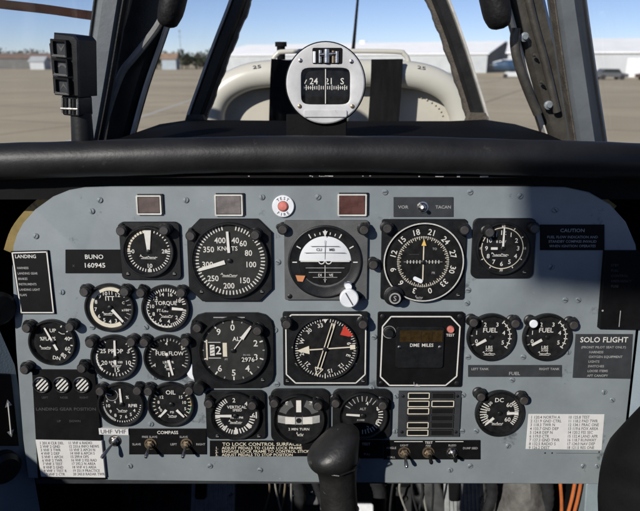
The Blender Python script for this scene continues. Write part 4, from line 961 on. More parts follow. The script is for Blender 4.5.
# ------------------------------------------------------------------ placards and switches
def placard(name, label, x0, y0, x1, y1, lines, m='placard', th=1.2, cat='placard', border=None, quad=None, bw=1.2):
    """lines: (text, px, py, cap height, align, material, sx) at picture positions; quad: the four picture corners when skewed"""
    cx, cy = (x0 + x1) / 2, (y0 + y1) / 2; k = kk(cx, cy); t = pthing(name, label, cat, cx, cy)
    o = uv(cx, cy); L = lambda p: ((uv(*p)[0] - o[0]) / k, (uv(*p)[1] - o[1]) / k)
    Q = quad or [(x0, y1), (x1, y1), (x1, y0), (x0, y0)]
    b = MB(k); P = [L(q) for q in Q]; b.prism(P, 0, th, m, .25); b.build('board', t)
    if lines or border:
        w = MB(k)
        for ln in lines:
            s, px, py, h, al, mm = ln[:6]; q = L((px, py)); w.text(s, q[0], q[1], h, th + .1, mm, al, sx=ln[6] if len(ln) > 6 else 1)
        if border:
            B = inset(P, border)
            for i in range(4): a = B[i]; c = B[(i + 1) % 4]; d = Vector((c[0] - a[0], c[1] - a[1])).normalized() * bw / 2; w.line(a[0] - d.x, a[1] - d.y, c[0] + d.x, c[1] + d.y, bw, th + .1, 'white')
        w.build('lettering', t, smooth=False, recalc=False)
    return t, k, L
placard('number_placard', 'black placard reading BUNO 160945', 65.8, 249.5, 122, 273, [('BUNO', 94.5, 256.5, 4.3, 'c', 'white', 1.05), ('160945', 95, 265, 4.6, 'c', 'white', 1.1), ('X', 74, 265.5, 2.2, 'c', 'faint')])
t, k, L = placard('landing_placard', 'white bordered LANDING checklist placard at the panel left edge', 11.5, 250, 56, 313.5, [('LANDING', 26.5, 256, 3.4, 'c', 'white', .95)] + [(s, 18 + i * .55, 267.5 + i * 5.4, 2.2, 'l', 'dim', .85) for i, s in enumerate(('HARNESS', 'LANDING GEAR', 'BRAKES', 'INSTRUMENTS', 'LANDING LIGHT', 'FLAPS'))],
        border=1.5, quad=[(21, 313.5), (56, 313.5), (49, 250), (11.5, 251)], th=2)
placard('caution_placard', 'black CAUTION placard right of the clock', 540, 224.5, 604, 250, [('CAUTION', 572, 230.2, 3.4, 'c', 'dim', 1.1), ('FUEL FLOW INDICATION AND', 572, 236.8, 2.5, 'c', 'dim', 1.0), ('STANDBY COMPASS INVALID', 572, 241.2, 2.5, 'c', 'dim', 1.0), ('WHEN IGNITION OPERATES', 572, 245.8, 2.5, 'c', 'dim', 1.0)])
t, k, L = placard('solo_placard', 'black SOLO FLIGHT placard beside the right FUEL gauge', 574, 334, 632, 378, [('SOLO FLIGHT', 603.5, 339.3, 5.2, 'c', 'white', 1.0), ('(FRONT PILOT SEAT ONLY)', 603, 346.8, 2.2, 'c', 'dim', 1.1)] + [(s, 588.5 - i * .4, 351.7 + i * 4.7, 2.3, 'l', 'dim', 1.0) for i, s in enumerate(('HARNESS', 'OXYGEN EQUIPMENT', 'LIGHTS', 'SWITCHES', 'LOOSE ITEMS', 'AFT CANOPY'))], quad=[(572.5, 377.5), (630, 378.5), (632.5, 334), (575.5, 334)], m='placgrey')
placard('fuel_placard', 'dark grey FUEL placard under the twin FUEL gauges', 468, 365, 561.5, 376.5, [('LEFT TANK', 471, 368.5, 2.3, 'l', 'dim'), ('FUEL', 514, 373, 3.2, 'c', 'dim', 1.1), ('RIGHT TANK', 559, 368.5, 2.3, 'r', 'dim')], m='placgrey')
placard('lock_placard', 'black TO LOCK CONTROL SURFACES placard above the panel bottom edge', 210, 440.5, 352, 456, [('TO LOCK CONTROL SURFACES', 262, 443.6, 3.3, 'c', 'cream', 1.1)] + [(s, 222, 447.4 + i * 3.4, 2.75, 'l', 'cream', 1.05) for i, s in enumerate(('ADJUST PEDALS TO CLEAR LOCK FRAME', 'ENGAGE LOCK FRAME TO CONTROL STICK', 'ADJUST PEDALS TO STOP POSITION'))] + [(s, 215.5, 447.4 + i * 3.4, 2.75, 'l', 'cream', 1) for i, s in enumerate(('1.', '2.', '3.'))])

rows_l = ('1 201.4 CLR DEL', '2 VHF 2 GND', '3 VHF 3 TWR', '4 VHF 2 DEP', '5 VHF 1 APCH', '6 VHF 2 TWR', '7 VHF 3 TEST', '8 VHF 2 GND', '9 VHF 1 TEST R', '10 VHF 2 CTR')
rows_m = ('11 VHF 6 RADIO', '12 233.6 INFO NEWS', '13 VHF 2 APCH N', '14 VHF 6 APCH S', '15 299.4 OPS', '16 VHF 2 FSS RAD', '17 292.2 N AREA', '18 VHF 4 S AREA', '19 251.9 PRACTICE', '20 243.0 RADAR TWR')
placard('paper_note', 'white paper channel list on the black gear panel at lower left', 38, 438.5, 106, 475.5, [(s, 41 + i * .55, 441.4 + i * 3.45, 2.7, 'l', 'ink', .82) for i, s in enumerate(rows_l)] + [(s, 69.5 + i * .55, 441.2 + i * 3.45, 2.7, 'l', 'ink', .80) for i, s in enumerate(rows_m)],
        m='paper', th=3.3, cat='note', quad=[(42.5, 475), (106.5, 476), (102.8, 439.5), (37, 438.3)])
rl = ('1 120.4 NORTH A', '2 121.9 GND CTRL', '3 118.3 TWR N', '4 133.7 GND DEP', '5 124.8 DEP N', '6 119.0 CTR', '7 127.3 GND TWR', '8 132.5 RADIO S', '9 126.2 DEST')
rr = ('10 125.8 TEST', '11 118.2 PAD TWR', '12 134.1 PRAC ONE', '13 119.6 FOX AREA', '14 120.2 FSS SEC', '15 132.4 LAND APR', '16 118.7 RUNWAY', '17 124.0 NAV DEP', '18 121.5 RES ONE')
placard('paper_note', 'white paper frequency list at lower right under the DC gauge', 526, 414, 604, 450, [(s, 530.5 - i * .25, 417 + i * 3.8, 2.95, 'l', 'ink', .84) for i, s in enumerate(rl)] + [(s, 568 - i * .2, 417 + i * 3.8, 2.95, 'l', 'ink', .80) for i, s in enumerate(rr)],
        m='paper', th=.5, cat='note', quad=[(525.6, 449), (601.5, 450), (604.4, 414.3), (528.4, 414)])
placard('radio_label', 'white strip label reading UHF VHF above a lone toggle switch', 99.5, 427, 129.5, 433.5, [('UHF', 107.5, 430.2, 4.2, 'c', 'ink'), ('VHF', 121.5, 430.2, 4.2, 'c', 'ink')], m='paper', th=2.9, cat='label', quad=[(100.2, 433.3), (129.6, 434), (129.2, 428), (99.6, 427)])

def toggle(parent, k, x, y, z, dx, dy, L=14, m='steel', nutm='steel', r=4.2):
    n = MB(k); n.lathe([(r + 1.6, z), (r + 1.6, z + 1.0), (r + .2, z + 1.1)], nutm, 26, (x, y))
    n.lathe([(r, z + 1.0), (r, z + 3.2), (r - .8, z + 3.8), (r - 1.8, z + 3.8), (r - 2.0, z + 2.6)], nutm, 6, (x, y)); n.lathe([(r - 1.7, z + 3), (r - 1.8, z + 5.2), (.6, z + 5.6)], nutm, 16, (x, y)); no = n.build('nut', parent)
    l = MB(k); l.tube([(x, y, z + 3.5), (x + dx * .4, y + dy * .4, z + 3.5 + L * .5), (x + dx * .85, y + dy * .85, z + 3.5 + L * .88), (x + dx, y + dy, z + 3.5 + L)], [1.0, 1.35, 2.0, 1.4], m, 12); l.build('lever', parent)
k_ = kk(115, 441); tg = pthing('toggle_switch', 'lone metal toggle switch below the UHF VHF label', 'switch', 115, 440.5); toggle(tg, k_, 0, 0, 0, -7, -8, 15)

def swplate(name, label, x0, y0, x1, y1, lines, toggles, m='placard', barm=None):
    t, k, L = placard(name, label, x0, y0, x1, y1, lines, m=m, th=1.4, cat='switch panel')
    for tx, ty, dx, dy, mm, nm in toggles:
        q = L((tx, ty)); s = bpy.data.objects.new('toggle', None); COL.objects.link(s); s.parent = t; s.empty_display_size = .01
        toggle(s, k, q[0], q[1], 1.3, dx, dy, 12, mm, nm)
    return t, k, L
swplate('compass_switches', 'black COMPASS switch panel with two metal toggles', 129.5, 428.5, 206.5, 454, [('COMPASS', 168, 431.8, 3.2, 'c', 'white'), ('FREE SLAVE', 150, 436.2, 2.0, 'c', 'dim'), ('SLAVE', 137, 443.6, 2.1, 'c', 'dim'), ('SLAVE', 184, 436.2, 2.0, 'c', 'dim'), ('LEFT', 174, 443.6, 2.1, 'c', 'dim'), ('RIGHT', 201, 443.6, 2.1, 'c', 'dim')],
        [(151, 443, -.5, -6, 'steel', 'brass'), (187, 443, -.5, -6, 'steel', 'brass')])
t, k, L = swplate('test_switches', 'black TEST switch panel with three toggles below the annunciator panel', 383.5, 440, 480, 459, [('TEST', 428.5, 441.8, 2.4, 'c', 'white'), ('LIGHT', 404, 444.6, 1.9, 'c', 'dim'), ('FIRE', 428, 445, 1.9, 'c', 'dim'), ('BLEED', 452, 444.6, 1.9, 'c', 'dim'), ('ANGLE', 391, 447.2, 2.1, 'c', 'dim'), ('DUMP SEED', 470, 447.5, 2.1, 'c', 'dim', .9), ('STALL', 391, 456.5, 2, 'c', 'dim')],
        [(404, 451.5, .5, -7, 'steel', 'brass'), (428, 451.5, .5, -3, 'bezel', 'brass'), (452, 451.5, 0, -1, 'bezel', 'steel')])
w = MB(k)
for a, b in ((394, 422.5), (435, 463)): p = L((a, 440.9)); q = L((b, 440.9)); w.line(p[0], p[1], q[0], q[1], .7, 1.55, 'white')
w.build('bracket_line', t, smooth=False, recalc=False)
swplate('navigation_switch', 'dark VOR TACAN selector panel with one ringed toggle', 393.5, 197, 453, 216.5, [('VOR', 403, 206.8, 3.0, 'c', 'dim', 1.15), ('TACAN', 443, 206.8, 3.0, 'c', 'dim', 1.05)], [(422.3, 207, -3, 1.5, 'steel', 'steel')], m='placgrey')
placard('trim_placard', 'small black TEST knob plate right of the control stick grip', 353.5, 440, 383, 458, [('TEST', 366, 443.4, 2.6, 'c', 'white'), ('PULL', 367, 453.5, 2, 'c', 'dim')])

def annun():
    px, py = 429, 413.5; k = kk(px, py); t = pthing('annunciator_panel', 'grid of twelve dark caption lights, six outlined in cream', 'annunciator', px, py)
    b = MB(k); b.box(-29.8, 29.8, -23.5, 23.5, 0, 2.5, 'placgrey', .4); b.build('frame', t)
    ys = (20, 11.8, 4.3, -3, -10.2, -18)
    for c, (x0, x1) in enumerate(((-21.5, -.8), (1.2, 22.8))):
        for i, y in enumerate(ys):
            l = MB(k); l.box(x0, x1, y - 3.1, y + 3.1, 2.4, 4.2, 'dial', .4)
            lit = (c == 0 and i != 3) or (c == 1 and i == 1)
            P = [(x0 + .4, y - 2.8), (x1 - .4, y - 2.8), (x1 - .4, y + 2.8), (x0 + .4, y + 2.8)]
            for q in range(4): a = P[q]; d = P[(q + 1) % 4]; l.line(a[0], a[1], d[0], d[1], .9 if lit else .5, 4.3, 'cream' if lit else 'faint')
            l.build('caption_light', t, smooth=False)
    for sx, sy in ((-26, -18), (26, -18), (-26, 19), (26, 19)):
        s = MB(k); s.lathe([(1.6, 2.4), (1.5, 3.1), (.8, 3.4)], 'bezel', 10, (sx, sy), True); s.build('frame_screw', t)
annun()

# landing gear panel with the striped indicators
t, k, L = placard('gear_panel', 'black landing gear position panel with three striped round indicators', 33, 369, 107, 480, [('LEFT', 46, 396.5, 2, 'c', 'faint'), ('NOSE', 65, 396.5, 2, 'c', 'faint'), ('RIGHT', 85, 396.5, 2, 'c', 'faint'), ('LANDING GEAR POSITION', 67, 408, 3.0, 'c', 'faint', 1.1), ('UP', 60, 420, 2.2, 'c', 'faint'), ('DOWN', 76, 420, 2.2, 'c', 'faint')],
        quad=[(39, 478), (106.5, 478.5), (95.5, 369.5), (33, 369)], th=2.4, cat='gear panel')
for px in (43.3, 63.2, 83.2):
    q = L((px, 383.3)); s = MB(k); s.lathe([(8.2, 2.3), (8.2, 4.6), (7.4, 5.0), (6.8, 4.8), (6.6, 3)], 'bezel', 30, q); r = 6.7
    s.disc(r, 3.0, 'dial', q, 30)
    for j in range(-2, 3):
        d = j * 3.0; 
        if abs(d) < r: h = math.sqrt(r * r - d * d) * .97; c_, s_ = math.cos(R(45)), math.sin(R(45)); s.line(q[0] - d * s_ - h * c_, q[1] + d * c_ - h * s_, q[0] - d * s_ + h * c_, q[1] + d * c_ + h * s_, 1.6, 3.1, 'white')
    s.build('wheel_indicator', t)
lamp(26.5, 368.5, 'black lamp left of the striped wheel indicators'); lamp(84, 366.5, 'black lamp above the striped wheel indicators', base=.002)

# dark switch box on the right
t, k, L = placard('switch_box', 'black box with faint lettering at the panel right edge', 597, 250, 650, 328, [(s, 608, 264 + i * 5.2, 2.4, 'l', 'faint') for i, s in enumerate(('STBY', 'FUEL', 'CONTROL', 'EMERGENCY', 'FUSE'))], quad=[(597, 327), (648, 328), (650, 250), (603, 250)], th=6, cat='switch box')
w = MB(k); p = L((617.5, 309)); q = L((616, 325)); w.line(p[0], p[1], q[0], q[1], .8, 6.15, 'dim'); p = L((599.8, 309)); w.disc(1, 6.1, 'dim', p, 10); w.build('divider', t, smooth=False, recalc=False)

# ------------------------------------------------------------------ side consoles
sc = thing('side_console', 'blue grey left console with black lever quadrant', 'console')
O = onpanel(17, 380) + Vector((-.002, .004, 0)); SA = Vector((-.66, -.75, 0)).normalized(); SN = Vector((.75, -.66, 0)).normalized()
def side(px, py, off=0.0):
    d = ray(px, py); o = O + SN * off; return CAM + d * ((o - CAM).dot(SN) / d.dot(SN))
def sideplate(name, P, th, m, par):
    b = MB(); n = len(P); b.add([tuple(p) for p in P] + [tuple(p - SN * th) for p in P], [tuple(range(n)), tuple(range(n, 2 * n))] + [(q, (q + 1) % n, n + (q + 1) % n, n + q) for q in range(n)], m)
    return b.build(name, par, smooth=False)
fp = lambda a, z: Vector((O.x, O.y, EYE + z)) + SA * a
sideplate('console_face', [fp(.085, -.24), fp(.012, -.24), fp(0, -.30), fp(0, -.62), fp(.02, -.75), fp(.085, -.85)], .012, 'panel_side', sc)
sideplate('lever_quadrant', [side(-14, 374, .004), side(11, 375, .004), side(19, 446, .004), side(-10, 446, .004)], .004, 'placard', sc)
SR = (R(90), 0, math.atan2(SN.x, -SN.y))
kb = MB(); kb.lathe([(.017, 0), (.017, .010), (.013, .015)], 'lamp', 24, cap=True); o = kb.build('round_knob', sc); o.location = side(1, 465, .001); o.rotation_euler = SR
kb = MB(); kb.lathe([(.017, 0), (.017, .005), (.014, .008)], 'bezel', 28, cap=True); o = kb.build('vent_disc', sc); o.location = side(-3, 308, .001); o.rotation_euler = SR
ar = MB(); a = side(8, 403, .005); b = side(11, 434, .005); ar.tube([a, b], .0006, 'white', 6)
for p, g in ((a, 1), (b, -1)): ar.add([tuple(p + Vector((0, 0, .004 * g))), tuple(p + SA * .0035 - Vector((0, 0, .004 * g))), tuple(p - SA * .0035 - Vector((0, 0, .004 * g)))], [(0, 1, 2)], 'white')
ar.build('arrow_marking', sc, smooth=False, recalc=False)
s2 = thing('side_console', 'grey right console edge with black padding beside the SOLO FLIGHT placard', 'console')
a = onpanel(641, 300) + Vector((.002, .002, 0)); b_ = onpanel(620.5, 484) + Vector((.002, .002, 0)); dv = Vector((.05, -.05, 0))
b = MB(); P = [a, b_, b_ + dv, a + dv]; P += [p + Vector((.008, .008, 0)) for p in P]
b.add([tuple(p) for p in P], [(0, 1, 2, 3), (4, 5, 6, 7), (0, 1, 5, 4), (1, 2, 6, 5), (2, 3, 7, 6), (3, 0, 4, 7)], 'panel_side'); b.build('console_face', s2, smooth=False)
b = MB(); P = pth([(700, 380, .50), (684, 405, .50), (668, 428, .50), (652, 452, .50), (643, 474, .50), (640, 505, .48), (644, 560, .46)], .5, 4); 
vs = []; n = 13
for q, p in enumerate(P):
    r = .024 + .014 * min(1, q / 12)
    for u in range(n - 2): a_ = math.pi * (.5 + u / (n - 3)); vs.append((p.x + r * math.cos(a_), p.y + r * math.sin(a_), p.z))
    vs += [(.418, p.y - r - .01, p.z + .01), (.418, p.y + r + .01, p.z + .01)]
b.add(vs, [(q * n + u, q * n + (u + 1) % n, (q + 1) * n + (u + 1) % n, (q + 1) * n + u) for q in range(len(P) - 1) for u in range(n)] + [tuple(range(n)), tuple((len(P) - 1) * n + u for u in range(n))], 'black')
b.build('bulge', s2)  # rounded black form in the lower right corner, identity unclear
# yellow frame former behind the panel corner
ff_ = MB(); ff_.sweep([(p, 1) for p in pth([(12, 252), (19, 232), (34, 213), (52, 199), (68, 190), (92, 178)], .615)], [(-.004, -.002), (.008, -.002), (.008, .002), (-.004, .002)], 'chromate'); tag(ff_.build('fuselage_frame'), 'yellow primed frame strip behind the panel upper left corner', 'frame strip')
ff_ = MB(); ff_.sweep([(p, 1) for p in pth([(540, 183), (566, 188), (592, 196), (612, 210)], .625)], [(-.006, -.002), (.006, -.002), (.006, .002), (-.006, .002)], 'chromate'); tag(ff_.build('fuselage_frame'), 'yellow primed frame strip behind the panel upper right corner', 'frame strip')

# ------------------------------------------------------------------ standby compass
def compass():
    Y = .655; c = at(325.5, 83.5, Y); rx = R(90) - R(4)
    t = thing('standby_compass', 'round grey standby compass standing on the glareshield', 'compass', c, (rx, 0, 0)); k = (at(326.5, 83.5, Y) - c).length
    b = MB(k); Rr = 40.5
    b.lathe([(20, -34), (34, -30), (Rr - 1, -16), (Rr, -12), (Rr, -1.5), (Rr - 1.2, 0)], 'bezel', 60); b.build('case', t)
    f = MB(k); n = 64; o = []; i_ = []
    for j in range(n):
        a = 2 * math.pi * j / n; ca, sa = math.cos(a), math.sin(a); o.append((39.2 * ca, 39.2 * sa))
        hx, hy, p = 24.6, 17.8, 7; d = (abs(ca / hx) ** p + abs(sa / hy) ** p) ** (-1 / p); i_.append((d * ca, d * sa - 2.5))
    zz = [[(x, y, -2) for x, y in o], [(x, y, .6) for x, y in o], [(x * .97, y * .97, 1.6) for x, y in o], [(x * 1.07, (y + 2.5) * 1.09 - 2.5, 1.9) for x, y in i_], [(x, y, 1.2) for x, y in i_], [(x, y, -3.5) for x, y in i_]]
    f.add([v for l in zz for v in l], [(q * n + j, q * n + (j + 1) % n, (q + 1) * n + (j + 1) % n, (q + 1) * n + j) for q in range(5) for j in range(n)], 'compass'); f.build('face_ring', t)
    w = MB(k)
    for q in range(24):
        x0 = -26 + 52 * q / 24; x1 = -26 + 52 * (q + 1) / 24; z = lambda x: -3.0 - (x / 26) ** 2 * 3
        w.add([(x0, -22, z(x0)), (x1, -22, z(x1)), (x1, 17, z(x1)), (x0, 17, z(x0))], [(0, 1, 2, 3)], 'dial')
    co_ = w.build('compass_card', t)
    m = MB(k); zc = -2.7
    m.text('24', -11.8, 2.5, 6, zc, sx=1.0); m.text('21', 3.6, 2.5, 6, zc); m.text('S', 16.8, 2.5, 6, zc - 1); m.line(-21, 0, -19, 4, .8, zc - 1.4, 'white')
    for j in range(-10, 11): m.line(j * 2.15, -5.5 if j % 3 else -6.2, j * 2.15, -2.2 if j % 3 else -1.2, .8, zc - (j / 12) ** 2 * 2.2, 'white')
    m.line(-22, -3.9, 22, -3.9, .35, zc - .8, 'white'); m.build('card_markings', co_, smooth=False, recalc=False)
    l = MB(k); l.box(-.45, .45, -19.5, 14.5, -1.6, -1.2, 'white'); l.build('lubber_line', t, smooth=False)
    g_ = MB(k); g_.flat(rrect(-25, 25, -20.5, 15.5, 4), .4, 'coverglass'); g_.build('cover_glass', t, smooth=False)
    s = MB(k); s.prism(rrect(-13, 16.5, 18.6, 33.8, 1.5), 1.4, 2.2, 'dial'); so = s.build('adjuster_slot', t, smooth=False)
    a = MB(k)
    for x, mm, r_ in ((-11, 'knobwhite', 1.6), (-5.5, 'steel', 1.8), (1, 'steel', 3.2), (7.5, 'brass', 1.6), (11, 'steel', 2.0)): a.tube([(x, 19.6, 2.6), (x, 32.5 - abs(x) * .2, 2.6)], r_, mm, 10)
    a.tube([(-6, 27, 3), (10, 28, 3)], 2.0, 'steel', 10); a.build('adjuster_magnets', so)
    d = MB(k); d.prism(rrect(-22, 22, -33, -25.5, 2), 1.2, 3.4, 'compass', .8); d.build('lower_ledge', t)
    for x, y in ((-25, 22), (25.5, 21), (-26, -22), (27, -22), (-20, -30), (20, -30)):
        q = MB(k); q.lathe([(2.2, 1.2), (2.0, 2.6), (1.2, 3)], 'steel' if y > 0 else 'brass', 12, (x, y), True); q.build('face_screw', t)
    e = MB(k); e.box(-40, 22, -60, -30, -22, -4, 'black', 1); e.build('mount', t)
compass()

# ------------------------------------------------------------------ angle of attack indexer
def indexer():
    Y = .60; c = at(80, 140, Y); t = thing('attack_indexer', 'black three window angle of attack indexer at the left post', 'indexer', c, (R(90), R(4), R(-14))); k = .00102
    b = MB(k)
    b.prism([(-15, 42), (12, 42), (14, 92), (10, 96), (-11, 97), (-12, 90), (-17, 87)], -14, 14, 'bezel', 1.5); b.build('housing', t)
    for i, y in enumerate((84, 67.5, 51)):
        w = MB(k); P = rrect(-11, 5, y - 7.5, y + 7.5, 1); Q = rrect(-9, 3.4, y - 5.6, y + 5.6, 1); n = len(P)
        w.add([(x, yy, 14) for x, yy in P] + [(x, yy, 19) for x, yy in P] + [(x, yy, 18.5) for x, yy in Q] + [(x, yy, 14.6) for x, yy in Q], [(q * n + j, q * n + (j + 1) % n, (q + 1) * n + (j + 1) % n, (q + 1) * n + j) for q in range(3) for j in range(n)], 'bezel')
        w.flat(Q, 15, 'placgrey')
        if i == 1: w.ring(3, 5, 15.3, 'dim2', -70, 70, (-3, y - 1.5))
        else:
            s = 1 if i == 0 else -1; w.flat([(-7, y + 4 * s), (-3, y - 3 * s), (1.5, y + 4 * s), (-3, y)], 15.3, 'dim2')
        w.build('indicator_window', t, smooth=False)
    v = MB(k); v.prism(rrect(-9, 10, 24, 42, 2), -8, 12, 'lamp', 1)
    for i in range(5): v.tube([(-8 + i * 4, 26, 12.5), (-7 + i * 4, 40, 12.5)], 1.3, 'steel' if i % 2 == 0 else 'lamp', 8)
    v.tube([(-9, 30, 13), (9, 31, 13)], 1.2, 'steel', 8); v.build('dimmer', t)
    s = MB(k); s.tube([(3, -22, 0), (3, 26, 0)], [11, 9.5], 'roll', 20); s.build('pedestal', t)
indexer()

# ------------------------------------------------------------------ control stick
def stick():
    Y = .49; k = .00093
    c = at(338, 520, Y); t = thing('control_stick', 'black worn control stick grip in front of the panel bottom', 'control stick', c, (R(-12), 0, 0))
    prof = [(-60, 23, 22, 2, 0), (0, 20.5, 20, 2, 0), (18, 19.5, 19, 1.5, 0), (38, 19.5, 19, 0, 0), (55, 20.5, 20, -1, 1), (64, 22.5, 23, -2.5, 3), (68, 25, 27, -4, 5), (75, 27, 30, -6, 7), (84, 27.5, 30, -6, 7), (92, 25, 27, -2.5, 6), (100, 20.5, 22, 2, 4), (105, 15.5, 17, 4.5, 3), (109, 9, 10, 6, 2), (110.5, 2, 2, 6.5, 2)]
    b = MB(k); n = 32; vs = []; fs = []
    for i, (h, a, d, ox, oy) in enumerate(prof):
        for j in range(n):
            q = 2 * math.pi * j / n; lean = 0
            x = a * math.copysign(abs(math.cos(q)) ** .92, math.cos(q)); y = d * math.sin(q)
            tilt = x * .16 if h > 62 else 0
            vs.append((ox + x, -oy + y, h * .97 + tilt * (1 if h < 105 else .5)))
    for i in range(len(prof) - 1):
        for j in range(n): l = (j + 1) % n; fs.append((i * n + j, i * n + l, (i + 1) * n + l, (i + 1) * n + j))
    fs.append(tuple((len(prof) - 1) * n + j for j in range(n)))
    b.add(vs, fs, 'leather'); o = b.build('grip', t)
    for p in o.data.polygons: p.use_smooth = True
    o.data.attributes.remove(o.data.attributes['sharp_edge']) if 'sharp_edge' in o.data.attributes else None
    m = o.modifiers.new('sub', 'SUBSURF'); m.levels = 2; m.render_levels = 2
    s = MB(k); s.tube([(0, 0, -640), (0, 0, -58)], [13, 16], 'black', 18); s.build('shaft', t)
    r = MB(k); r.tube([(-26, -2, 63), (-20, -24, 63.5), (0, -32, 65), (16, -25, 68), (22, -2, 70)], 1.1, 'lamp', 8); r.build('seam', t)
stick()

# ------------------------------------------------------------------ footwell
def pedal(label, px, py, w, Y=.82):
    c = at(px, py, Y); t = thing('rudder_pedal', label, 'pedal', c, (R(62), 0, 0), 'rudder pedals'); k = .00125
    b = MB(k); b.prism(rrect(-w / 2, w / 2, -75, 34, 5), -4, 0, 'pedal', 1)
    for i in range(9): x = -w / 2 + 5 + (w - 10) * i / 8; b.box(x - 1.1, x + 1.1, -70, 30, -.2, 1.8, 'pedal', .4)
    b.build('foot_plate', t)
    s = MB(k); s.prism(rrect(-w * .28 - 6, -w * .28 + 8, -8, 40, 3), 1, 7, 'black', 1); s.build('strap', t)
    a = MB(k); a.tube([(0, 20, -6), (0, 150, -60)], 7, 'black', 10); a.build('pedal_arm', t)
pedal('grey ribbed rudder pedal left of the control stick', 213, 492, 58)
pedal('grey ribbed rudder pedal right of the control stick', 464, 494, 52)
mat('hose', (.018, .0185, .02), .5, var=.4, scale=60); mat('fitting', (.12, .12, .118), .45, var=.35, scale=60, metal=.3)
mat('wiretan', (.16, .13, .09), .5); mat('wirewhite', (.22, .22, .20), .5)
wbn = thing('wire_bundle', 'tan and white wires hanging left of the stick shaft below the panel', 'wire bundle', at(280, 490, .76))
for i in range(6):
    t_ = MB(); x = 268 + i * 6 + random.uniform(-2, 2); t_.tube([q - wbn.location for q in pth([(x, 470), (x + random.uniform(-6, 6), 492), (x + random.uniform(-14, 14), 530)], .76 + .004 * i, 6)], .0016, ('wiretan', 'wirewhite', 'hose')[i % 3], 7); t_.build('wire', wbn)
wb2 = thing('wire_bundle', 'dark and white wires hanging between the stick and the right pedal', 'wire bundle', at(420, 490, .76))
for i in range(6):
    t_ = MB(); x = 398 + i * 7 + random.uniform(-2, 2); t_.tube([q - wb2.location for q in pth([(x, 470), (x + random.uniform(-6, 6), 492), (x + random.uniform(-14, 14), 530)], .76 + .004 * i, 6)], .0018, ('hose', 'wirewhite', 'hose')[i % 3], 7); t_.build('wire', wb2)
bg = MB(); c = at(521, 498, .80); n = 16; vs = []; fs = []
for i in range(12):
    for j in range(n):
        a = 2 * math.pi * j / n; u = i / 11; r = math.sin(math.pi * min(1, .08 + u * .9)) ** .6
        rr_ = 1 + .10 * math.sin(3 * a + 7 * u) + random.uniform(-.06, .06)
        vs.append((c.x + .040 * r * rr_ * math.cos(a), c.y + .045 * r * rr_ * math.sin(a), c.z + .06 - .20 * u))
for i in range(11):
    for j in range(n): l = (j + 1) % n; fs.append((i * n + j, i * n + l, (i + 1) * n + l, (i + 1) * n + j))
bg.add(vs, fs + [tuple(range(n)), tuple(11 * n + j for j in range(n))], 'bag'); o = bg.build('cloth_boot'); tag(o, 'crumpled grey cloth boot hanging under the panel right half', 'cloth boot')
for i, (a, b, lab) in enumerate((((559, 470), (561, 530), 'orange wire, leftmost of three below the panel right side'), ((577, 470), (563, 530), 'orange wire leaning across the other two below the panel'), ((583, 470), (569, 530), 'orange wire, rightmost of three below the panel right side'))):
    w = MB(); w.tube(pth([a, ((a[0] + b[0]) / 2 + 1.5, 500), b], .74), .0026, 'wire', 9); tag(w.build('wire'), lab, 'wire', 'orange wires under the panel')
bx = MB(.001); bx.prism(rrect(-28, 28, -60, 30, 4), -40, 0, 'panel_side', 1.5); o = bx.build('junction_box', loc=at(604, 502, .74), rot=(R(80), 0, 0)); tag(o, 'grey green box under the panel by the orange wires', 'junction box')
bx = MB(.001); bx.prism(rrect(-26, 26, -40, 14, 4), -12, 0, 'knobwhite', 1.5); o = bx.build('base', thing('pedal_adjuster', 'white plate with a red button beside the stick shaft', 'adjuster', at(356, 514, .72), (R(60), 0, 0)))
b = MB(.001); b.lathe([(6, 0), (6, 5), (4.5, 7)], 'red', 18, (-4, 7), True); b.build('red_button', o.parent)
for i, (pts, r_, lab) in enumerate((([(120, 470), (128, 495), (126, 530)], .010, 'black ribbed hose at the footwell left'), ([(150, 470), (146, 500), (156, 530)], .008, 'thin black hose beside the left rudder pedal'), ([(292, 470), (300, 495), (292, 530)], .009, 'dark hose left of the control stick shaft'), ([(312, 472), (318, 490), (330, 520)], .006, 'thin dark cable near the stick shaft'), ([(372, 474), (380, 495), (376, 530)], .010, 'dark hose right of the control stick shaft'), ([(488, 470), (492, 495), (480, 530)], .008, 'black hose right of the right rudder pedal'), ([(545, 470), (548, 500), (540, 530)], .009, 'black hose left of the orange wires'))):
    w = MB(); P = pth(pts, .78, 10); w.tube(P, [r_ * (1 + .12 * (j % 2)) for j in range(len(P))], 'hose', 10); tag(w.build('hose'), lab, 'hose', 'hoses below the panel')
br = MB(.001)
for x, y in ((-30, 0), (0, 6), (24, -4)): br.prism(rrect(x - 11, x + 11, y - 22, y + 18, 3), -20, 0, 'fitting', 2); br.lathe([(4, 0), (4, 4), (2.5, 5)], 'steel', 12, (x, y), True)
tag(br.build('valve_block', loc=at(312, 496, .80), rot=(R(75), 0, 0)), 'dark valve block with bolts left of the stick shaft', 'valve block')
br = MB(.001)
for x, y in ((-20, 0), (14, 4)): br.prism(rrect(x - 14, x + 14, y - 26, y + 16, 3), -20, 0, 'hose', 2); br.lathe([(5, 0), (5, 4), (3, 6)], 'steel', 12, (x, y), True)
tag(br.build('valve_block', loc=at(395, 500, .80), rot=(R(75), 0, 0)), 'black valve block with bolts right of the stick shaft', 'valve block')

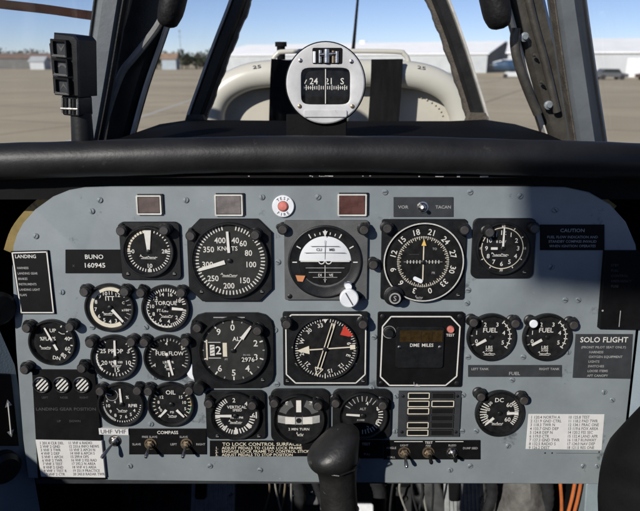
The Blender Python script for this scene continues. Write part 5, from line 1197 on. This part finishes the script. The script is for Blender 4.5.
# ------------------------------------------------------------------ unseen plate added behind the pilot's head to shade the panel's upper right
SEL, SAZ = R(28), R(35)
S = Vector((-math.sin(SAZ) * math.cos(SEL), -math.cos(SAZ) * math.cos(SEL), math.sin(SEL)))
def toward(px, py, z):
    p = onpanel(px, py); return p + S * ((z - p.z) / S.z)
cz = EYE + .55
q = [toward(x, y, cz) for x, y in ((526, 288), (575, 293), (640, 300), (760, 306), (790, 170), (640, 172), (580, 176), (516, 184))]
cn = MB(); n = len(q); cn.add([tuple(p) for p in q] + [tuple(p + Vector((0, 0, .012))) for p in q], [tuple(range(n)), tuple(range(n, 2 * n))] + [(i, (i + 1) % n, n + (i + 1) % n, n + i) for i in range(n)], 'framepale')
tag(cn.build('shade_plate', smooth=False), 'unseen plate added above and behind the pilot seat to shade the panel', 'shade plate')

# ================================================================== LIGHT
w = bpy.data.worlds.new('World'); SC.world = w; w.use_nodes = True
nt = w.node_tree; bg = nt.nodes['Background']; sk = nt.nodes.new('ShaderNodeTexSky'); sk.sky_type = 'NISHITA'; sk.sun_disc = False
sk.sun_elevation = SEL; sk.sun_rotation = math.atan2(S.x, S.y); sk.altitude = 0; sk.air_density = .6; sk.dust_density = .05; sk.ozone_density = 2.6
wb = nt.nodes.new('ShaderNodeMix'); wb.data_type = 'RGBA'; wb.blend_type = 'MULTIPLY'; wb.inputs[0].default_value = 1; wb.inputs[7].default_value = (.95, .875, .955, 1)
nt.links.new(sk.outputs[0], wb.inputs[6]); nt.links.new(wb.outputs[2], bg.inputs['Color']); bg.inputs['Strength'].default_value = .075
sl_ = bpy.data.lights.new('sun', 'SUN'); sl_.energy = 3.6; sl_.angle = R(1.0); sl_.color = (1, .95, .88)
so = bpy.data.objects.new('sun', sl_); COL.objects.link(so); so.rotation_euler = S.to_track_quat('Z', 'Y').to_euler()
SC.view_settings.view_transform = 'Standard'; SC.view_settings.look = 'None'; SC.view_settings.gamma = 1; SC.view_settings.exposure = .5
SC.render.engine = 'CYCLES'; SC.cycles.max_bounces = 6; SC.cycles.transparent_max_bounces = 12; SC.cycles.use_denoising = True
